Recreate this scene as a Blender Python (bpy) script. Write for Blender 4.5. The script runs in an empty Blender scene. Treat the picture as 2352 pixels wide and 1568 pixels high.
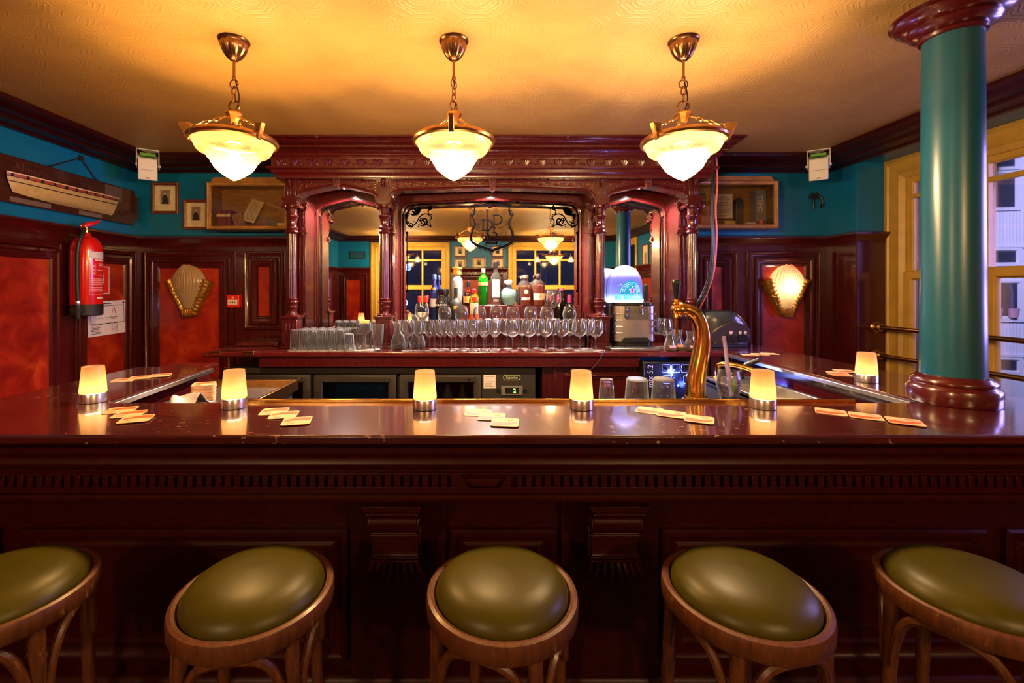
import bpy, bmesh, math, random
from mathutils import Vector, Matrix, Euler
random.seed(11)
S = bpy.context.scene
COL = S.collection
PI = math.pi
R = math.radians

# ---------------------------------------------------------------- camera, sky, large lights, exposure
FPX = 1030.0          # focal length in pixels of the 2352-wide frame
EYE = 1.55
cam_d = bpy.data.cameras.new('camera'); cam = bpy.data.objects.new('camera', cam_d); COL.objects.link(cam)
cam.location = (0, 0, EYE); cam.rotation_euler = (R(90), 0, 0)
cam_d.sensor_width = 36; cam_d.lens = 36*FPX/2352
cam_d.shift_x = (1176-1100)/2352; cam_d.shift_y = -(784-665)/2352
cam_d.clip_start = 0.03; cam_d.clip_end = 100
S.camera = cam
S.view_settings.view_transform = 'Standard'; S.view_settings.look = 'None'
S.view_settings.gamma = 1; S.view_settings.exposure = 1.15; S.view_settings.use_curve_mapping = False
S.cycles.max_bounces = 9; S.cycles.diffuse_bounces = 3; S.cycles.glossy_bounces = 4
S.cycles.transmission_bounces = 6; S.cycles.transparent_max_bounces = 28
S.cycles.caustics_reflective = False; S.cycles.caustics_refractive = False
S.cycles.sample_clamp_indirect = 4; S.cycles.sample_clamp_direct = 0
S.cycles.use_denoising = True

world = bpy.data.worlds.new('night_sky'); S.world = world; world.use_nodes = True
world.node_tree.nodes['Background'].inputs[0].default_value = (0.12, 0.13, 0.34, 1)
world.node_tree.nodes['Background'].inputs[1].default_value = 0.06

def light(name, kind, loc, energy, color, rot=None, size=0.05, **kw):
    d = bpy.data.lights.new(name, kind); d.energy = energy; d.color = color
    if kind in ('POINT', 'SPOT'): d.shadow_soft_size = size
    if kind == 'AREA': d.size = size
    for k, v in kw.items(): setattr(d, k, v)
    o = bpy.data.objects.new(name, d); COL.objects.link(o); o.location = loc
    if rot: o.rotation_euler = rot
    return o

# the street outside the windows: a lamp on the white facade, and an added blue light through the side window
light('street_lamp', 'AREA', (9.5, 6.5, 5.5), 620, (0.56, 0.53, 1.0), (R(68), 0, R(-40)), 2.5)
light('added_blue_window_light', 'AREA', (4.9, 1.9, 1.9), 95, (0.42, 0.32, 1.0), (R(90), 0, R(90)), 1.6)  # added area light, tints the window side of the room violet

# ---------------------------------------------------------------- helpers
def wm(o):
    m = o.matrix_basis.copy()
    while o.parent: o = o.parent; m = o.matrix_basis @ m
    return m

def at(px, py, Y):
    return Vector(((px-1100)*Y/FPX, Y, EYE+(665-py)*Y/FPX))

def thing(name, label, cat, loc=(0, 0, 0), rz=0, group=None):
    o = bpy.data.objects.new(name, None); COL.objects.link(o)
    o.location = loc; o.rotation_euler = (0, 0, rz); o.empty_display_size = .05
    return tag(o, label, cat, group)

def tag(o, label=None, cat=None, group=None, kind=None):
    if label: o['label'] = label
    if cat: o['category'] = cat
    if group: o['group'] = group
    if kind: o['kind'] = kind
    return o

def copy_tree(o, parent=None):
    c = o.copy(); COL.objects.link(c)
    if parent: c.parent = parent
    for ch in list(o.children): copy_tree(ch, c)
    return c

def dup(root, loc, rz=None, label=None, group=None):
    r = copy_tree(root); r.location = loc
    if rz is not None: r.rotation_euler = (0, 0, rz)
    if label: r['label'] = label
    if group: r['group'] = group
    return r

ORD = ('first second third fourth fifth sixth seventh eighth ninth tenth eleventh twelfth thirteenth fourteenth fifteenth '
       'sixteenth seventeenth eighteenth nineteenth twentieth').split()

class MB:
    """collects shapes; build() links them as one mesh object"""
    def __init__(s, M=None): s.bm = bmesh.new(); s.M = M or Matrix(); s.mi = 0
    def v(s, p): return s.bm.verts.new(s.M @ Vector(p))
    def f(s, vs):
        try:
            fc = s.bm.faces.new(vs); fc.material_index = s.mi; return fc
        except ValueError: return None
    def box(s, x0, x1, y0, y1, z0, z1):
        p = [s.v((x, y, z)) for z in (z0, z1) for y in (y0, y1) for x in (x0, x1)]
        for q in ((0, 1, 3, 2), (4, 6, 7, 5), (0, 4, 5, 1), (2, 3, 7, 6), (0, 2, 6, 4), (1, 5, 7, 3)): s.f([p[i] for i in q])
        return s
    def cbox(s, c, d, rot=None):
        M0 = s.M; s.M = M0 @ Matrix.Translation(c) @ (Euler(rot).to_matrix().to_4x4() if rot else Matrix())
        s.box(-d[0]/2, d[0]/2, -d[1]/2, d[1]/2, -d[2]/2, d[2]/2); s.M = M0
        return s
    def rings(s, rings, closed=True, cap0=False, cap1=False, loop=False):
        V = [[s.v(p) for p in r] for r in rings]
        n = len(V[0]); m = len(V)
        for i in range(m if loop else m-1):
            a, b = V[i], V[(i+1) % m]
            for j in range(n if closed else n-1):
                k = (j+1) % n
                s.f([a[j], a[k], b[k], b[j]])
        if cap0: s.f(V[0][::-1])
        if cap1: s.f(V[-1])
        return s
    def lathe(s, prof, c=(0, 0, 0), n=24, rfun=None, cap0=False, cap1=False, rot=None):
        M0 = s.M; s.M = M0 @ Matrix.Translation(c) @ (Euler(rot).to_matrix().to_4x4() if rot else Matrix())
        rs = []
        for r, z in prof:
            r = max(r, 1e-5)
            rs.append([(r*(rfun(2*PI*k/n, z) if rfun else 1)*math.cos(2*PI*k/n), r*(rfun(2*PI*k/n, z) if rfun else 1)*math.sin(2*PI*k/n), z) for k in range(n)])
        s.rings(rs, True, cap0, cap1); s.M = M0
        return s
    def tube(s, pts, r, n=8, closed=False, cap=True, flat=1.0):
        pts = [Vector(p) for p in pts]; m = len(pts)
        rr = r if isinstance(r, (list, tuple)) else [r]*m
        T = []
        for i in range(m):
            a = pts[(i-1) % m] if (closed or i > 0) else pts[i]
            b = pts[(i+1) % m] if (closed or i < m-1) else pts[i]
            T.append((b-a).normalized() if (b-a).length > 1e-9 else Vector((0, 0, 1)))
        u = T[0].orthogonal().normalized(); rs = []
        for i in range(m):
            u = (u - T[i]*u.dot(T[i]))
            u = u.normalized() if u.length > 1e-6 else T[i].orthogonal().normalized()
            w = T[i].cross(u)
            rs.append([pts[i] + (u*math.cos(2*PI*k/n) + w*math.sin(2*PI*k/n)*flat)*rr[i] for k in range(n)])
        s.rings(rs, True, cap and not closed, cap and not closed, loop=closed)
        return s
    def prism(s, poly, y0, y1, axis='y'):
        """polygon in (x,z) pushed along y (or in (x,y) along z, or in (y,z) along x)"""
        def P(a, b, c):
            return (a, c, b) if axis == 'y' else ((a, b, c) if axis == 'z' else (c, a, b))
        A = [s.v(P(a, b, y0)) for a, b in poly]; B = [s.v(P(a, b, y1)) for a, b in poly]
        s.f(A); s.f(B[::-1]); n = len(A)
        for i in range(n): s.f([A[i], B[i], B[(i+1) % n], A[(i+1) % n]])
        return s
    def ball(s, c, r, n=10, m=7):
        rx, ry, rz = r if isinstance(r, (tuple, list)) else (r, r, r)
        s.rings([[(c[0]+rx*max(math.sin(PI*i/m), 1e-4)*math.cos(2*PI*k/n), c[1]+ry*max(math.sin(PI*i/m), 1e-4)*math.sin(2*PI*k/n), c[2]-rz*math.cos(PI*i/m)) for k in range(n)] for i in range(m+1)], True, True, True)
        return s
    def sweep(s, prof, path, closed=False, cap=True):
        """profile (u = to the right of the path, z) along a plan polyline, mitred"""
        P = [Vector((p[0], p[1])) for p in path]; m = len(P); rs = []
        for i in range(m):
            def nrm(a, b): d = (b-a).normalized(); return Vector((d.y, -d.x))
            n0 = nrm(P[i-1], P[i]) if (i > 0 or closed) else None
            n1 = nrm(P[i], P[(i+1) % m]) if (i < m-1 or closed) else None
            if n0 is None: n0 = n1
            if n1 is None: n1 = n0
            b = (n0+n1).normalized(); k = 1/max(b.dot(n0), .2)
            rs.append([(P[i].x+b.x*u*k, P[i].y+b.y*u*k, z) for u, z in prof])
        s.rings(rs, True, cap and not closed, cap and not closed, loop=closed)
        return s
    def frame(s, x0, x1, z0, z1, prof, y=0.0):
        """picture-frame moulding in the XZ plane; profile (inset, out), out goes to -y"""
        rs = [[(x0+u, y-o, z0+u), (x1-u, y-o, z0+u), (x1-u, y-o, z1-u), (x0+u, y-o, z1-u)] for u, o in prof]
        s.rings(rs, True)
        return s
    def build(s, name, mat, parent=None, smooth=38, bevel=0, seg=2, kind=None, label=None, cat=None, group=None, origin=None, uv=False):
        bm = s.bm
        bmesh.ops.recalc_face_normals(bm, faces=bm.faces)
        if smooth:
            lim = R(smooth)
            for fc in bm.faces: fc.smooth = True
            for e in bm.edges:
                if len(e.link_faces) == 2 and e.calc_face_angle(0) > lim: e.smooth = False
        me = bpy.data.meshes.new(name)
        if parent is not None:
            bmesh.ops.transform(bm, matrix=wm(parent).inverted(), verts=bm.verts)
            off = Vector((0, 0, 0))
        else:
            xs = [v.co for v in bm.verts]
            lo = Vector((min(v.x for v in xs), min(v.y for v in xs), min(v.z for v in xs)))
            hi = Vector((max(v.x for v in xs), max(v.y for v in xs), max(v.z for v in xs)))
            off = Vector(origin) if origin is not None else Vector(((lo.x+hi.x)/2, (lo.y+hi.y)/2, lo.z))
            bmesh.ops.translate(bm, vec=-off, verts=bm.verts)
        bm.to_mesh(me); bm.free()
        for m_ in (mat if isinstance(mat, (list, tuple)) else [mat]): me.materials.append(m_)
        o = bpy.data.objects.new(name, me); COL.objects.link(o)
        o.location = off
        if parent is not None: o.parent = parent
        if bevel:
            b = o.modifiers.new('edge', 'BEVEL'); b.width = bevel; b.segments = seg; b.limit_method = 'ANGLE'; b.angle_limit = R(40)
        return tag(o, label, cat, group, kind)

def text(s, size, M, mat, parent, name='lettering', extrude=.0004, align='CENTER', sx=1.0, bold=0.0, label=None):
    """raised letters as one mesh part; M places the XY text plane in the world"""
    cu = bpy.data.curves.new('txt', 'FONT'); cu.body = s; cu.size = size; cu.extrude = extrude
    cu.align_x = align; cu.align_y = 'CENTER'; cu.offset = bold; cu.resolution_u = 2
    t = bpy.data.objects.new('txt', cu); COL.objects.link(t)
    me = bpy.data.meshes.new_from_object(t); bpy.data.objects.remove(t)
    M = wm(parent).inverted() @ M @ Matrix.Diagonal((sx, 1, 1, 1))
    me.transform(M); me.materials.clear(); me.materials.append(mat)
    o = bpy.data.objects.new(name, me); COL.objects.link(o); o.parent = parent
    return tag(o, label)

def face_y(p, rz=0.0, tilt=0.0):
    """text plane standing up and facing -y, at p"""
    return Matrix.Translation(p) @ Euler((0, 0, rz)).to_matrix().to_4x4() @ Euler((R(90), 0, 0)).to_matrix().to_4x4() @ Euler((0, 0, tilt)).to_matrix().to_4x4()

def rrect(cx, cy, w, h, r, n=4):
    out = []
    for q, (sx, sy) in enumerate(((1, 1), (-1, 1), (-1, -1), (1, -1))):
        for k in range(n+1):
            a = PI/2*q + PI/2*k/n
            out.append((cx+sx*(w/2-r)+r*math.cos(a), cy+sy*(h/2-r)+r*math.sin(a)))
    return out

def spiral(cx, cz, r0, r1, turns, a0, n=26):
    return [(cx+(r0+(r1-r0)*k/n)*math.cos(a0+turns*2*PI*k/n), cz+(r0+(r1-r0)*k/n)*math.sin(a0+turns*2*PI*k/n)) for k in range(n+1)]

def catmull(pts, n=6, closed=False):
    P = [Vector(p) for p in pts]; m = len(P); out = []
    for i in range(m if closed else m-1):
        p0 = P[(i-1) % m] if (closed or i > 0) else P[0]
        p1 = P[i]; p2 = P[(i+1) % m]
        p3 = P[(i+2) % m] if (closed or i < m-2) else P[-1]
        for k in range(n):
            t = k/n
            out.append(.5*((2*p1)+(p2-p0)*t+(2*p0-5*p1+4*p2-p3)*t*t+(3*p1-p0-3*p2+p3)*t**3))
    if not closed: out.append(P[-1])
    return out

# ---------------------------------------------------------------- materials
def mat(name):
    m = bpy.data.materials.new(name); m.use_nodes = True
    nt = m.node_tree; nt.nodes.clear()
    out = nt.nodes.new('ShaderNodeOutputMaterial')
    return m, nt, out

def N(nt, kind, **kw):
    n = nt.nodes.new(kind)
    for k, v in kw.items():
        if k.startswith('i_'):
            key = k[2:]
            key = int(key) if key.isdigit() else key.replace('_', ' ')
            n.inputs[key].default_value = v
        else: setattr(n, k, v)
    return n

def ramp(nt, src, stops, interp='LINEAR'):
    n = nt.nodes.new('ShaderNodeValToRGB'); n.color_ramp.interpolation = interp
    e = n.color_ramp.elements
    while len(e) < len(stops): e.new(.5)
    for i, (p, c) in enumerate(stops):
        e[i].position = p; e[i].color = (*c, 1) if len(c) == 3 else c
    nt.links.new(src, n.inputs[0]); return n.outputs[0]

def coords(nt, scale=(1, 1, 1), rot=(0, 0, 0)):
    t = N(nt, 'ShaderNodeTexCoord'); m = N(nt, 'ShaderNodeMapping')
    m.inputs['Scale'].default_value = scale; m.inputs['Rotation'].default_value = rot
    nt.links.new(t.outputs['Object'], m.inputs[0]); return m.outputs[0]

def noise(nt, vec, scale, detail=4, rough=.55, dist=0):
    n = N(nt, 'ShaderNodeTexNoise'); n.inputs['Scale'].default_value = scale; n.inputs['Detail'].default_value = detail
    n.inputs['Roughness'].default_value = rough; n.inputs['Distortion'].default_value = dist
    nt.links.new(vec, n.inputs['Vector']); return n.outputs['Fac']

def bsdf(nt, out, base=None, col=None, rough=.5, metal=0, coat=0, coat_r=.1, spec=.5, emit=None, estr=0, **kw):
    b = N(nt, 'ShaderNodeBsdfPrincipled')
    if col is not None: b.inputs['Base Color'].default_value = (*col, 1)
    if base is not None: nt.links.new(base, b.inputs['Base Color'])
    if isinstance(rough, (int, float)): b.inputs['Roughness'].default_value = rough
    else: nt.links.new(rough, b.inputs['Roughness'])
    b.inputs['Metallic'].default_value = metal; b.inputs['Coat Weight'].default_value = coat
    b.inputs['Coat Roughness'].default_value = coat_r; b.inputs['Specular IOR Level'].default_value = spec
    if emit: b.inputs['Emission Color'].default_value = (*emit, 1); b.inputs['Emission Strength'].default_value = estr
    nt.links.new(b.outputs[0], out.inputs[0]); return b

def bump(nt, b, h, strength=.3, dist=.01):
    n = N(nt, 'ShaderNodeBump'); n.inputs['Strength'].default_value = strength; n.inputs['Distance'].default_value = dist
    nt.links.new(h, n.inputs['Height']); nt.links.new(n.outputs[0], b.inputs['Normal'])

def plain(name, col, rough=.5, metal=0, var=.12, scale=30, **kw):
    """a painted, moulded or metal surface with slight unevenness"""
    m, nt, out = mat(name)
    f = noise(nt, coords(nt), scale, 3)
    c = ramp(nt, f, [(.3, tuple(max(0, x*(1-var)) for x in col)), (.7, tuple(min(1, x*(1+var)) for x in col))])
    bsdf(nt, out, base=c, rough=rough, metal=metal, **kw)
    return m

def wood(name, dark, lite, rough=.3, coat=.5, coat_r=.12, grain=(14, 2.5, 14), wear=0.0, bumpy=0.0, spec=.5):
    m, nt, out = mat(name)
    v = coords(nt, grain)
    f = noise(nt, v, 3.0, 5, .55, .3)
    c = ramp(nt, f, [(.25, dark), (.75, lite)])
    if wear:
        w = noise(nt, coords(nt, (1, 2.2, 1)), 46, 2, .5)
        mask = ramp(nt, w, [(.675, (0, 0, 0)), (.70, (1, 1, 1))])
        w2 = noise(nt, coords(nt), 3, 2)
        mk2 = ramp(nt, w2, [(.45, (0, 0, 0)), (.65, (1, 1, 1))])
        mu = N(nt, 'ShaderNodeMath', operation='MULTIPLY'); nt.links.new(mask, mu.inputs[0]); nt.links.new(mk2, mu.inputs[1])
        mw = N(nt, 'ShaderNodeMath', operation='MULTIPLY'); nt.links.new(mu.outputs[0], mw.inputs[0]); mw.inputs[1].default_value = wear
        mx = N(nt, 'ShaderNodeMix', data_type='RGBA'); nt.links.new(mw.outputs[0], mx.inputs[0]); nt.links.new(c, mx.inputs[6])
        mx.inputs[7].default_value = (.45, .30, .18, 1); c = mx.outputs[2]
    b = bsdf(nt, out, base=c, rough=rough, coat=coat, coat_r=coat_r, spec=spec)
    if bumpy: bump(nt, b, noise(nt, coords(nt, (5, 1.5, 5)), 9, 3), bumpy, .004)
    return m

def glass(name, tint=(1, 1, 1), body=0.0, body_col=None, edge=.75, gl_rough=.03, rim=0.0):
    """thin drinking or bottle glass: see-through, mirror-bright at grazing angles, optional milky or coloured body"""
    m, nt, out = mat(name)
    tr = N(nt, 'ShaderNodeBsdfTransparent'); tr.inputs[0].default_value = (*tint, 1)
    src = tr.outputs[0]
    if body:
        d = N(nt, 'ShaderNodeBsdfTranslucent'); d.inputs[0].default_value = (*(body_col or tint), 1)
        d2 = N(nt, 'ShaderNodeBsdfDiffuse'); d2.inputs[0].default_value = (*(body_col or tint), 1)
        ad = N(nt, 'ShaderNodeMixShader'); nt.links.new(d.outputs[0], ad.inputs[1]); nt.links.new(d2.outputs[0], ad.inputs[2]); ad.inputs[0].default_value = .5
        mx = N(nt, 'ShaderNodeMixShader'); mx.inputs[0].default_value = body
        nt.links.new(src, mx.inputs[1]); nt.links.new(ad.outputs[0], mx.inputs[2]); src = mx.outputs[0]
    if rim:                                                               # white mixed in at grazing angles, painting the light that glass edges catch
        lf = N(nt, 'ShaderNodeLayerWeight'); lf.inputs['Blend'].default_value = .5
        pw = N(nt, 'ShaderNodeMath', operation='POWER'); nt.links.new(lf.outputs['Facing'], pw.inputs[0]); pw.inputs[1].default_value = 3.5
        ms = N(nt, 'ShaderNodeMath', operation='MULTIPLY'); nt.links.new(pw.outputs[0], ms.inputs[0]); ms.inputs[1].default_value = rim
        wd = N(nt, 'ShaderNodeBsdfDiffuse'); wd.inputs[0].default_value = (.95, .95, .95, 1)
        wt = N(nt, 'ShaderNodeBsdfTranslucent'); wt.inputs[0].default_value = (.95, .95, .95, 1)
        wm_ = N(nt, 'ShaderNodeMixShader'); wm_.inputs[0].default_value = .5; nt.links.new(wd.outputs[0], wm_.inputs[1]); nt.links.new(wt.outputs[0], wm_.inputs[2])
        rx = N(nt, 'ShaderNodeMixShader'); nt.links.new(ms.outputs[0], rx.inputs[0]); nt.links.new(src, rx.inputs[1]); nt.links.new(wm_.outputs[0], rx.inputs[2]); src = rx.outputs[0]
    g = N(nt, 'ShaderNodeBsdfGlossy'); g.inputs['Roughness'].default_value = gl_rough
    lw = N(nt, 'ShaderNodeFresnel'); lw.inputs['IOR'].default_value = 1.5
    k = N(nt, 'ShaderNodeMath', operation='MULTIPLY'); k.use_clamp = True; nt.links.new(lw.outputs[0], k.inputs[0]); k.inputs[1].default_value = edge*1.6
    mx = N(nt, 'ShaderNodeMixShader'); nt.links.new(k.outputs[0], mx.inputs[0])
    nt.links.new(src, mx.inputs[1]); nt.links.new(g.outputs[0], mx.inputs[2])
    nt.links.new(mx.outputs[0], out.inputs[0]); return m

def lampglass(name, col, clear=.25, tcol=(1, .9, .7), mixdiff=.25):
    """frosted lamp glass that passes the light of the bulb behind it"""
    m, nt, out = mat(name)
    t = N(nt, 'ShaderNodeBsdfTranslucent'); t.inputs[0].default_value = (*col, 1)
    d = N(nt, 'ShaderNodeBsdfDiffuse'); d.inputs[0].default_value = (*col, 1)
    a = N(nt, 'ShaderNodeMixShader'); a.inputs[0].default_value = mixdiff
    nt.links.new(t.outputs[0], a.inputs[1]); nt.links.new(d.outputs[0], a.inputs[2])
    tr = N(nt, 'ShaderNodeBsdfTransparent'); tr.inputs[0].default_value = (*tcol, 1)
    b = N(nt, 'ShaderNodeMixShader'); b.inputs[0].default_value = clear
    nt.links.new(a.outputs[0], b.inputs[1]); nt.links.new(tr.outputs[0], b.inputs[2])
    g = N(nt, 'ShaderNodeBsdfGlossy'); g.inputs['Roughness'].default_value = .25
    c = N(nt, 'ShaderNodeMixShader'); c.inputs[0].default_value = .05
    nt.links.new(b.outputs[0], c.inputs[1]); nt.links.new(g.outputs[0], c.inputs[2])
    nt.links.new(c.outputs[0], out.inputs[0]); return m

def glow(name, col, strength):
    m, nt, out = mat(name)
    e = N(nt, 'ShaderNodeEmission'); e.inputs[0].default_value = (*col, 1); e.inputs[1].default_value = strength
    nt.links.new(e.outputs[0], out.inputs[0]); return m

MAHOG = wood('mahogany', (.046, .0032, .0038), (.074, .0052, .0055), rough=.24, coat=.5, coat_r=.07)
MAHOGV = wood('mahogany_upright', (.040, .0028, .0034), (.066, .0046, .0050), rough=.24, coat=.5, coat_r=.07, grain=(14, 14, 2.5))
MAHOG_SHADE = wood('shade_darkened_mahogany', (.014, .0004, .0004), (.040, .0014, .0011), rough=.40, coat=.0, coat_r=.2, spec=.22)  # same mahogany with shade put into its colour, for bar front and cornice
CARVED = wood('carved_mahogany', (.050, .0052, .0042), (.105, .0125, .0085), rough=.30, coat=.3, coat_r=.2)
BARTOP = wood('bar_top_wood', (.030, .0028, .0024), (.068, .0072, .0054), rough=.22, coat=.85, coat_r=.07, grain=(2.5, 14, 14), wear=.8, bumpy=.10)
BACKTOP = wood('back_counter_wood', (.060, .0045, .0060), (.130, .012, .012), rough=.25, coat=.8, coat_r=.09, grain=(2.5, 14, 14), wear=.2)
OAK = wood('bentwood_oak', (.036, .009, .003), (.13, .036, .008), rough=.42, coat=.15, coat_r=.2, grain=(30, 30, 5), wear=.35)
CASEWOOD = wood('display_case_wood', (.20, .085, .022), (.42, .20, .055), rough=.4, coat=.2, grain=(3, 12, 12))
PICWOOD = wood('picture_frame_wood', (.11, .022, .010), (.22, .05, .02), rough=.3, coat=.4)

def red_panel():
    m, nt, out = mat('mottled_red_panel')
    f = noise(nt, coords(nt), 4.2, 6, .65, .6)
    c = ramp(nt, f, [(.34, (.18, .005, .002)), (.52, (.32, .016, .004)), (.72, (.50, .062, .008))])
    bsdf(nt, out, base=c, rough=.35, coat=.25, coat_r=.2); return m
REDPANEL = red_panel()

def ceiling_mat():
    m, nt, out = mat('embossed_ceiling_paper')
    v = coords(nt)
    f = noise(nt, v, 2.0, 4)
    c = ramp(nt, f, [(.3, (.325, .168, .040)), (.7, (.415, .228, .062))])
    # embossed paper: a net of octagons with rosettes, on a fine stippled ground
    sx = N(nt, 'ShaderNodeSeparateXYZ'); nt.links.new(v, sx.inputs[0])
    def M2(op, p, q=None, r=None):
        n_ = N(nt, 'ShaderNodeMath', operation=op)
        for k_, s_ in enumerate((p, q, r)):
            if s_ is None: continue
            if isinstance(s_, (int, float)): n_.inputs[k_].default_value = s_
            else: nt.links.new(s_, n_.inputs[k_])
        return n_.outputs[0]
    px, py = M2('PINGPONG', sx.outputs[0], .11), M2('PINGPONG', sx.outputs[1], .11)
    d8 = M2('MAXIMUM', M2('MAXIMUM', px, py), M2('MULTIPLY', M2('ADD', px, py), .7071))
    rad = M2('SQRT', M2('ADD', M2('MULTIPLY', px, px), M2('MULTIPLY', py, py)))
    def line(d, at_, w): return M2('SUBTRACT', 1.0, M2('SMOOTH_MIN', M2('DIVIDE', M2('ABSOLUTE', M2('SUBTRACT', d, at_)), w), 1.0, .2))
    h = M2('ADD', M2('ADD', line(d8, .098, .006), line(d8, .080, .004)), M2('ADD', line(rad, .045, .008), line(d8, .062, .004)))
    dia = M2('ADD', M2('SUBTRACT', .11, px), M2('SUBTRACT', .11, py))
    h = M2('ADD', h, line(dia, .030, .006))
    h = M2('ADD', h, M2('MULTIPLY', M2('SINE', M2('MULTIPLY', rad, 620)), .10))
    g = noise(nt, v, 150, 3)
    gm_ = M2('MULTIPLY_ADD', g, 2.6, M2('MULTIPLY', h, 1.5))
    class gm: outputs = [gm_]
    b = bsdf(nt, out, base=c, rough=.46, spec=.5)
    bump(nt, b, gm.outputs[0], .45, .0022)
    return m
CEIL = ceiling_mat()
TEAL = plain('teal_wall_paint', (.003, .14, .33), .32, var=.10, scale=5)
PILLAR_TEAL = plain('teal_pillar_paint', (.007, .080, .135), .30, var=.08, scale=6)
OCHRE = plain('ochre_window_paint', (.50, .30, .045), .38, var=.12, scale=9)
FLOORM = wood('dark_floor_boards', (.012, .006, .004), (.035, .016, .010), rough=.5, coat=0)
BRASS = plain('polished_brass', (.80, .47, .11), .16, 1.0, var=.06)
OLDBRASS = plain('aged_brass', (.46, .23, .075), .27, 1.0, var=.15)
RAILBRASS = plain('tarnished_brass', (.40, .22, .09), .30, 1.0, var=.15)
BRONZE = plain('dark_bronze', (.27, .13, .06), .27, 1.0, var=.2)
GILT = plain('gilded_plaster', (.52, .28, .055), .36, .85, var=.25)
STEEL = plain('brushed_steel', (.60, .58, .56), .27, 1.0, var=.06)
STEELD = plain('stainless_sheet', (.50, .47, .43), .30, 1.0, var=.10)
CHROME = plain('chrome', (.85, .85, .85), .08, 1.0, var=.02)
BLACK = plain('black_plastic', (.010, .010, .012), .30, 0, var=.2)
BLACKM = plain('matt_black', (.012, .011, .011), .6, 0, var=.2)
RUBBER = plain('black_rubber', (.012, .012, .013), .5, 0, var=.2)
FRIDGE = plain('dark_grey_steel', (.042, .036, .030), .42, .3, var=.1)
WHITE = plain('white_plastic', (.72, .68, .66), .4, 0, var=.04)
PAPER = plain('white_paper', (.78, .72, .66), .7, 0, var=.04)
CREAM = plain('cream_card', (.80, .62, .42), .65, 0, var=.05)
BOARD = plain('beer_mat_card', (.56, .345, .165), .7, 0, var=.04)
ORANGEI = plain('orange_print', (.58, .075, .004), .6, 0, var=.08)
INK = plain('black_ink', (.02, .016, .014), .6, 0, var=.1)
GREYINK = plain('grey_print', (.25, .20, .17), .6, 0, var=.1)
REDP = plain('red_enamel', (.62, .008, .006), .22, 0, var=.05, coat=.5)
REDL = plain('red_plastic', (.72, .022, .008), .35, 0, var=.05)
OLIVE = plain('olive_leather', (.046, .037, .0004), .40, 0, var=.14, scale=9, spec=.25)
CLOTHM = plain('lilac_cloth', (.55, .45, .52), .8, 0, var=.08)
GLASS = glass('clear_glass', (.985, .985, .985), body=.012, body_col=(.95, .95, .95), edge=.5, rim=.75)
GLASSR = glass('ribbed_glass', (.965, .965, .965), body=.02, body_col=(.95, .95, .95), edge=.5, rim=.7)
PANE = glass('window_pane', (.97, .97, .97), edge=.7)
CASEGLASS = glass('display_pane', (.93, .92, .90), edge=.7)
ORD_MIRROR, _nt, _o = mat('mirror_silver')
_g = N(_nt, 'ShaderNodeBsdfGlossy'); _g.inputs[0].default_value = (.86, .88, .87, 1); _g.inputs['Roughness'].default_value = .012
_nt.links.new(_g.outputs[0], _o.inputs[0])
LAMPGLASS = lampglass('frosted_lamp_glass', (.36, .265, .150), clear=.80, tcol=(1, .93, .80))
SCONCEGLASS = lampglass('moulded_sconce_glass', (.80, .60, .36), clear=.06, mixdiff=.4)
TABLEGLASS = lampglass('opal_table_lamp_glass', (.66, .46, .25), clear=.04)
BULB = glow('bulb_glow', (1.0, .83, .58), 30)
WARM = (1.0, .68, .34)

# ---------------------------------------------------------------- the room
XL, XR, YB, YR, ZC = -3.0, 3.07, 3.95, -1.85, 2.66
XW = 3.32            # plane of the side windows
DADO = 2.01
ML = Matrix.Translation((XL, 0, 0)) @ Matrix.Rotation(PI/2, 4, 'Z')      # local x = world Y, -y looks into the room
MR = Matrix.Translation((XR, 0, 0)) @ Matrix.Rotation(-PI/2, 4, 'Z')     # local x = -Y
MW = Matrix.Translation((XW, 0, 0)) @ Matrix.Rotation(-PI/2, 4, 'Z')
MBK = Matrix.Translation((0, YB, 0))
MRE = Matrix.Translation((0, YR, 0)) @ Matrix.Rotation(PI, 4, 'Z')        # local x = -X

def struct(mb, name, m, parent=None, **kw):
    return mb.build(name, m, parent, kind=None if parent else 'structure', **kw)

struct(MB().box(XL-.2, XW+.3, YR-.2, YB+.2, -.1, 0), 'floor', FLOORM)
struct(MB().box(XL-.2, XW+.3, YR-.2, YB+.2, ZC, ZC+.1), 'ceiling', CEIL)
struct(MB().box(XL-.15, XL, YR-.15, YB+.15, 0, ZC), 'wall_left', TEAL)
struct(MB().box(XL, XW+.2, YB, YB+.15, 0, ZC), 'wall_back', TEAL)
b = MB()
b.box(XR, XW+.15, 3.645, YB, 0, ZC)                   # pier in the corner
b.box(XR, XW+.15, 1.2, 3.645, 2.585, ZC)
b.box(XR, XW+.15, -.95, 1.2, 0, ZC)
b.box(XW, XW+.15, 1.2, 3.645, 0, .62)
b.box(XR, XW+.15, YR, -1.75, 0, ZC); b.box(XR, XW+.15, -1.75, -.95, 0, .62); b.box(XR, XW+.15, -1.75, -.95, 2.585, ZC)
struct(b, 'wall_right', TEAL)
b = MB()
for x0, x1 in ((XL, -2.30), (-.62, .62), (2.30, XW)): b.box(x0, x1, YR-.15, YR, 0, ZC)
for x0, x1 in ((-2.30, -.62), (.62, 2.30)): b.box(x0, x1, YR-.15, YR, 0, .70); b.box(x0, x1, YR-.15, YR, 2.56, ZC)
struct(b, 'wall_rear', TEAL)

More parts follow.
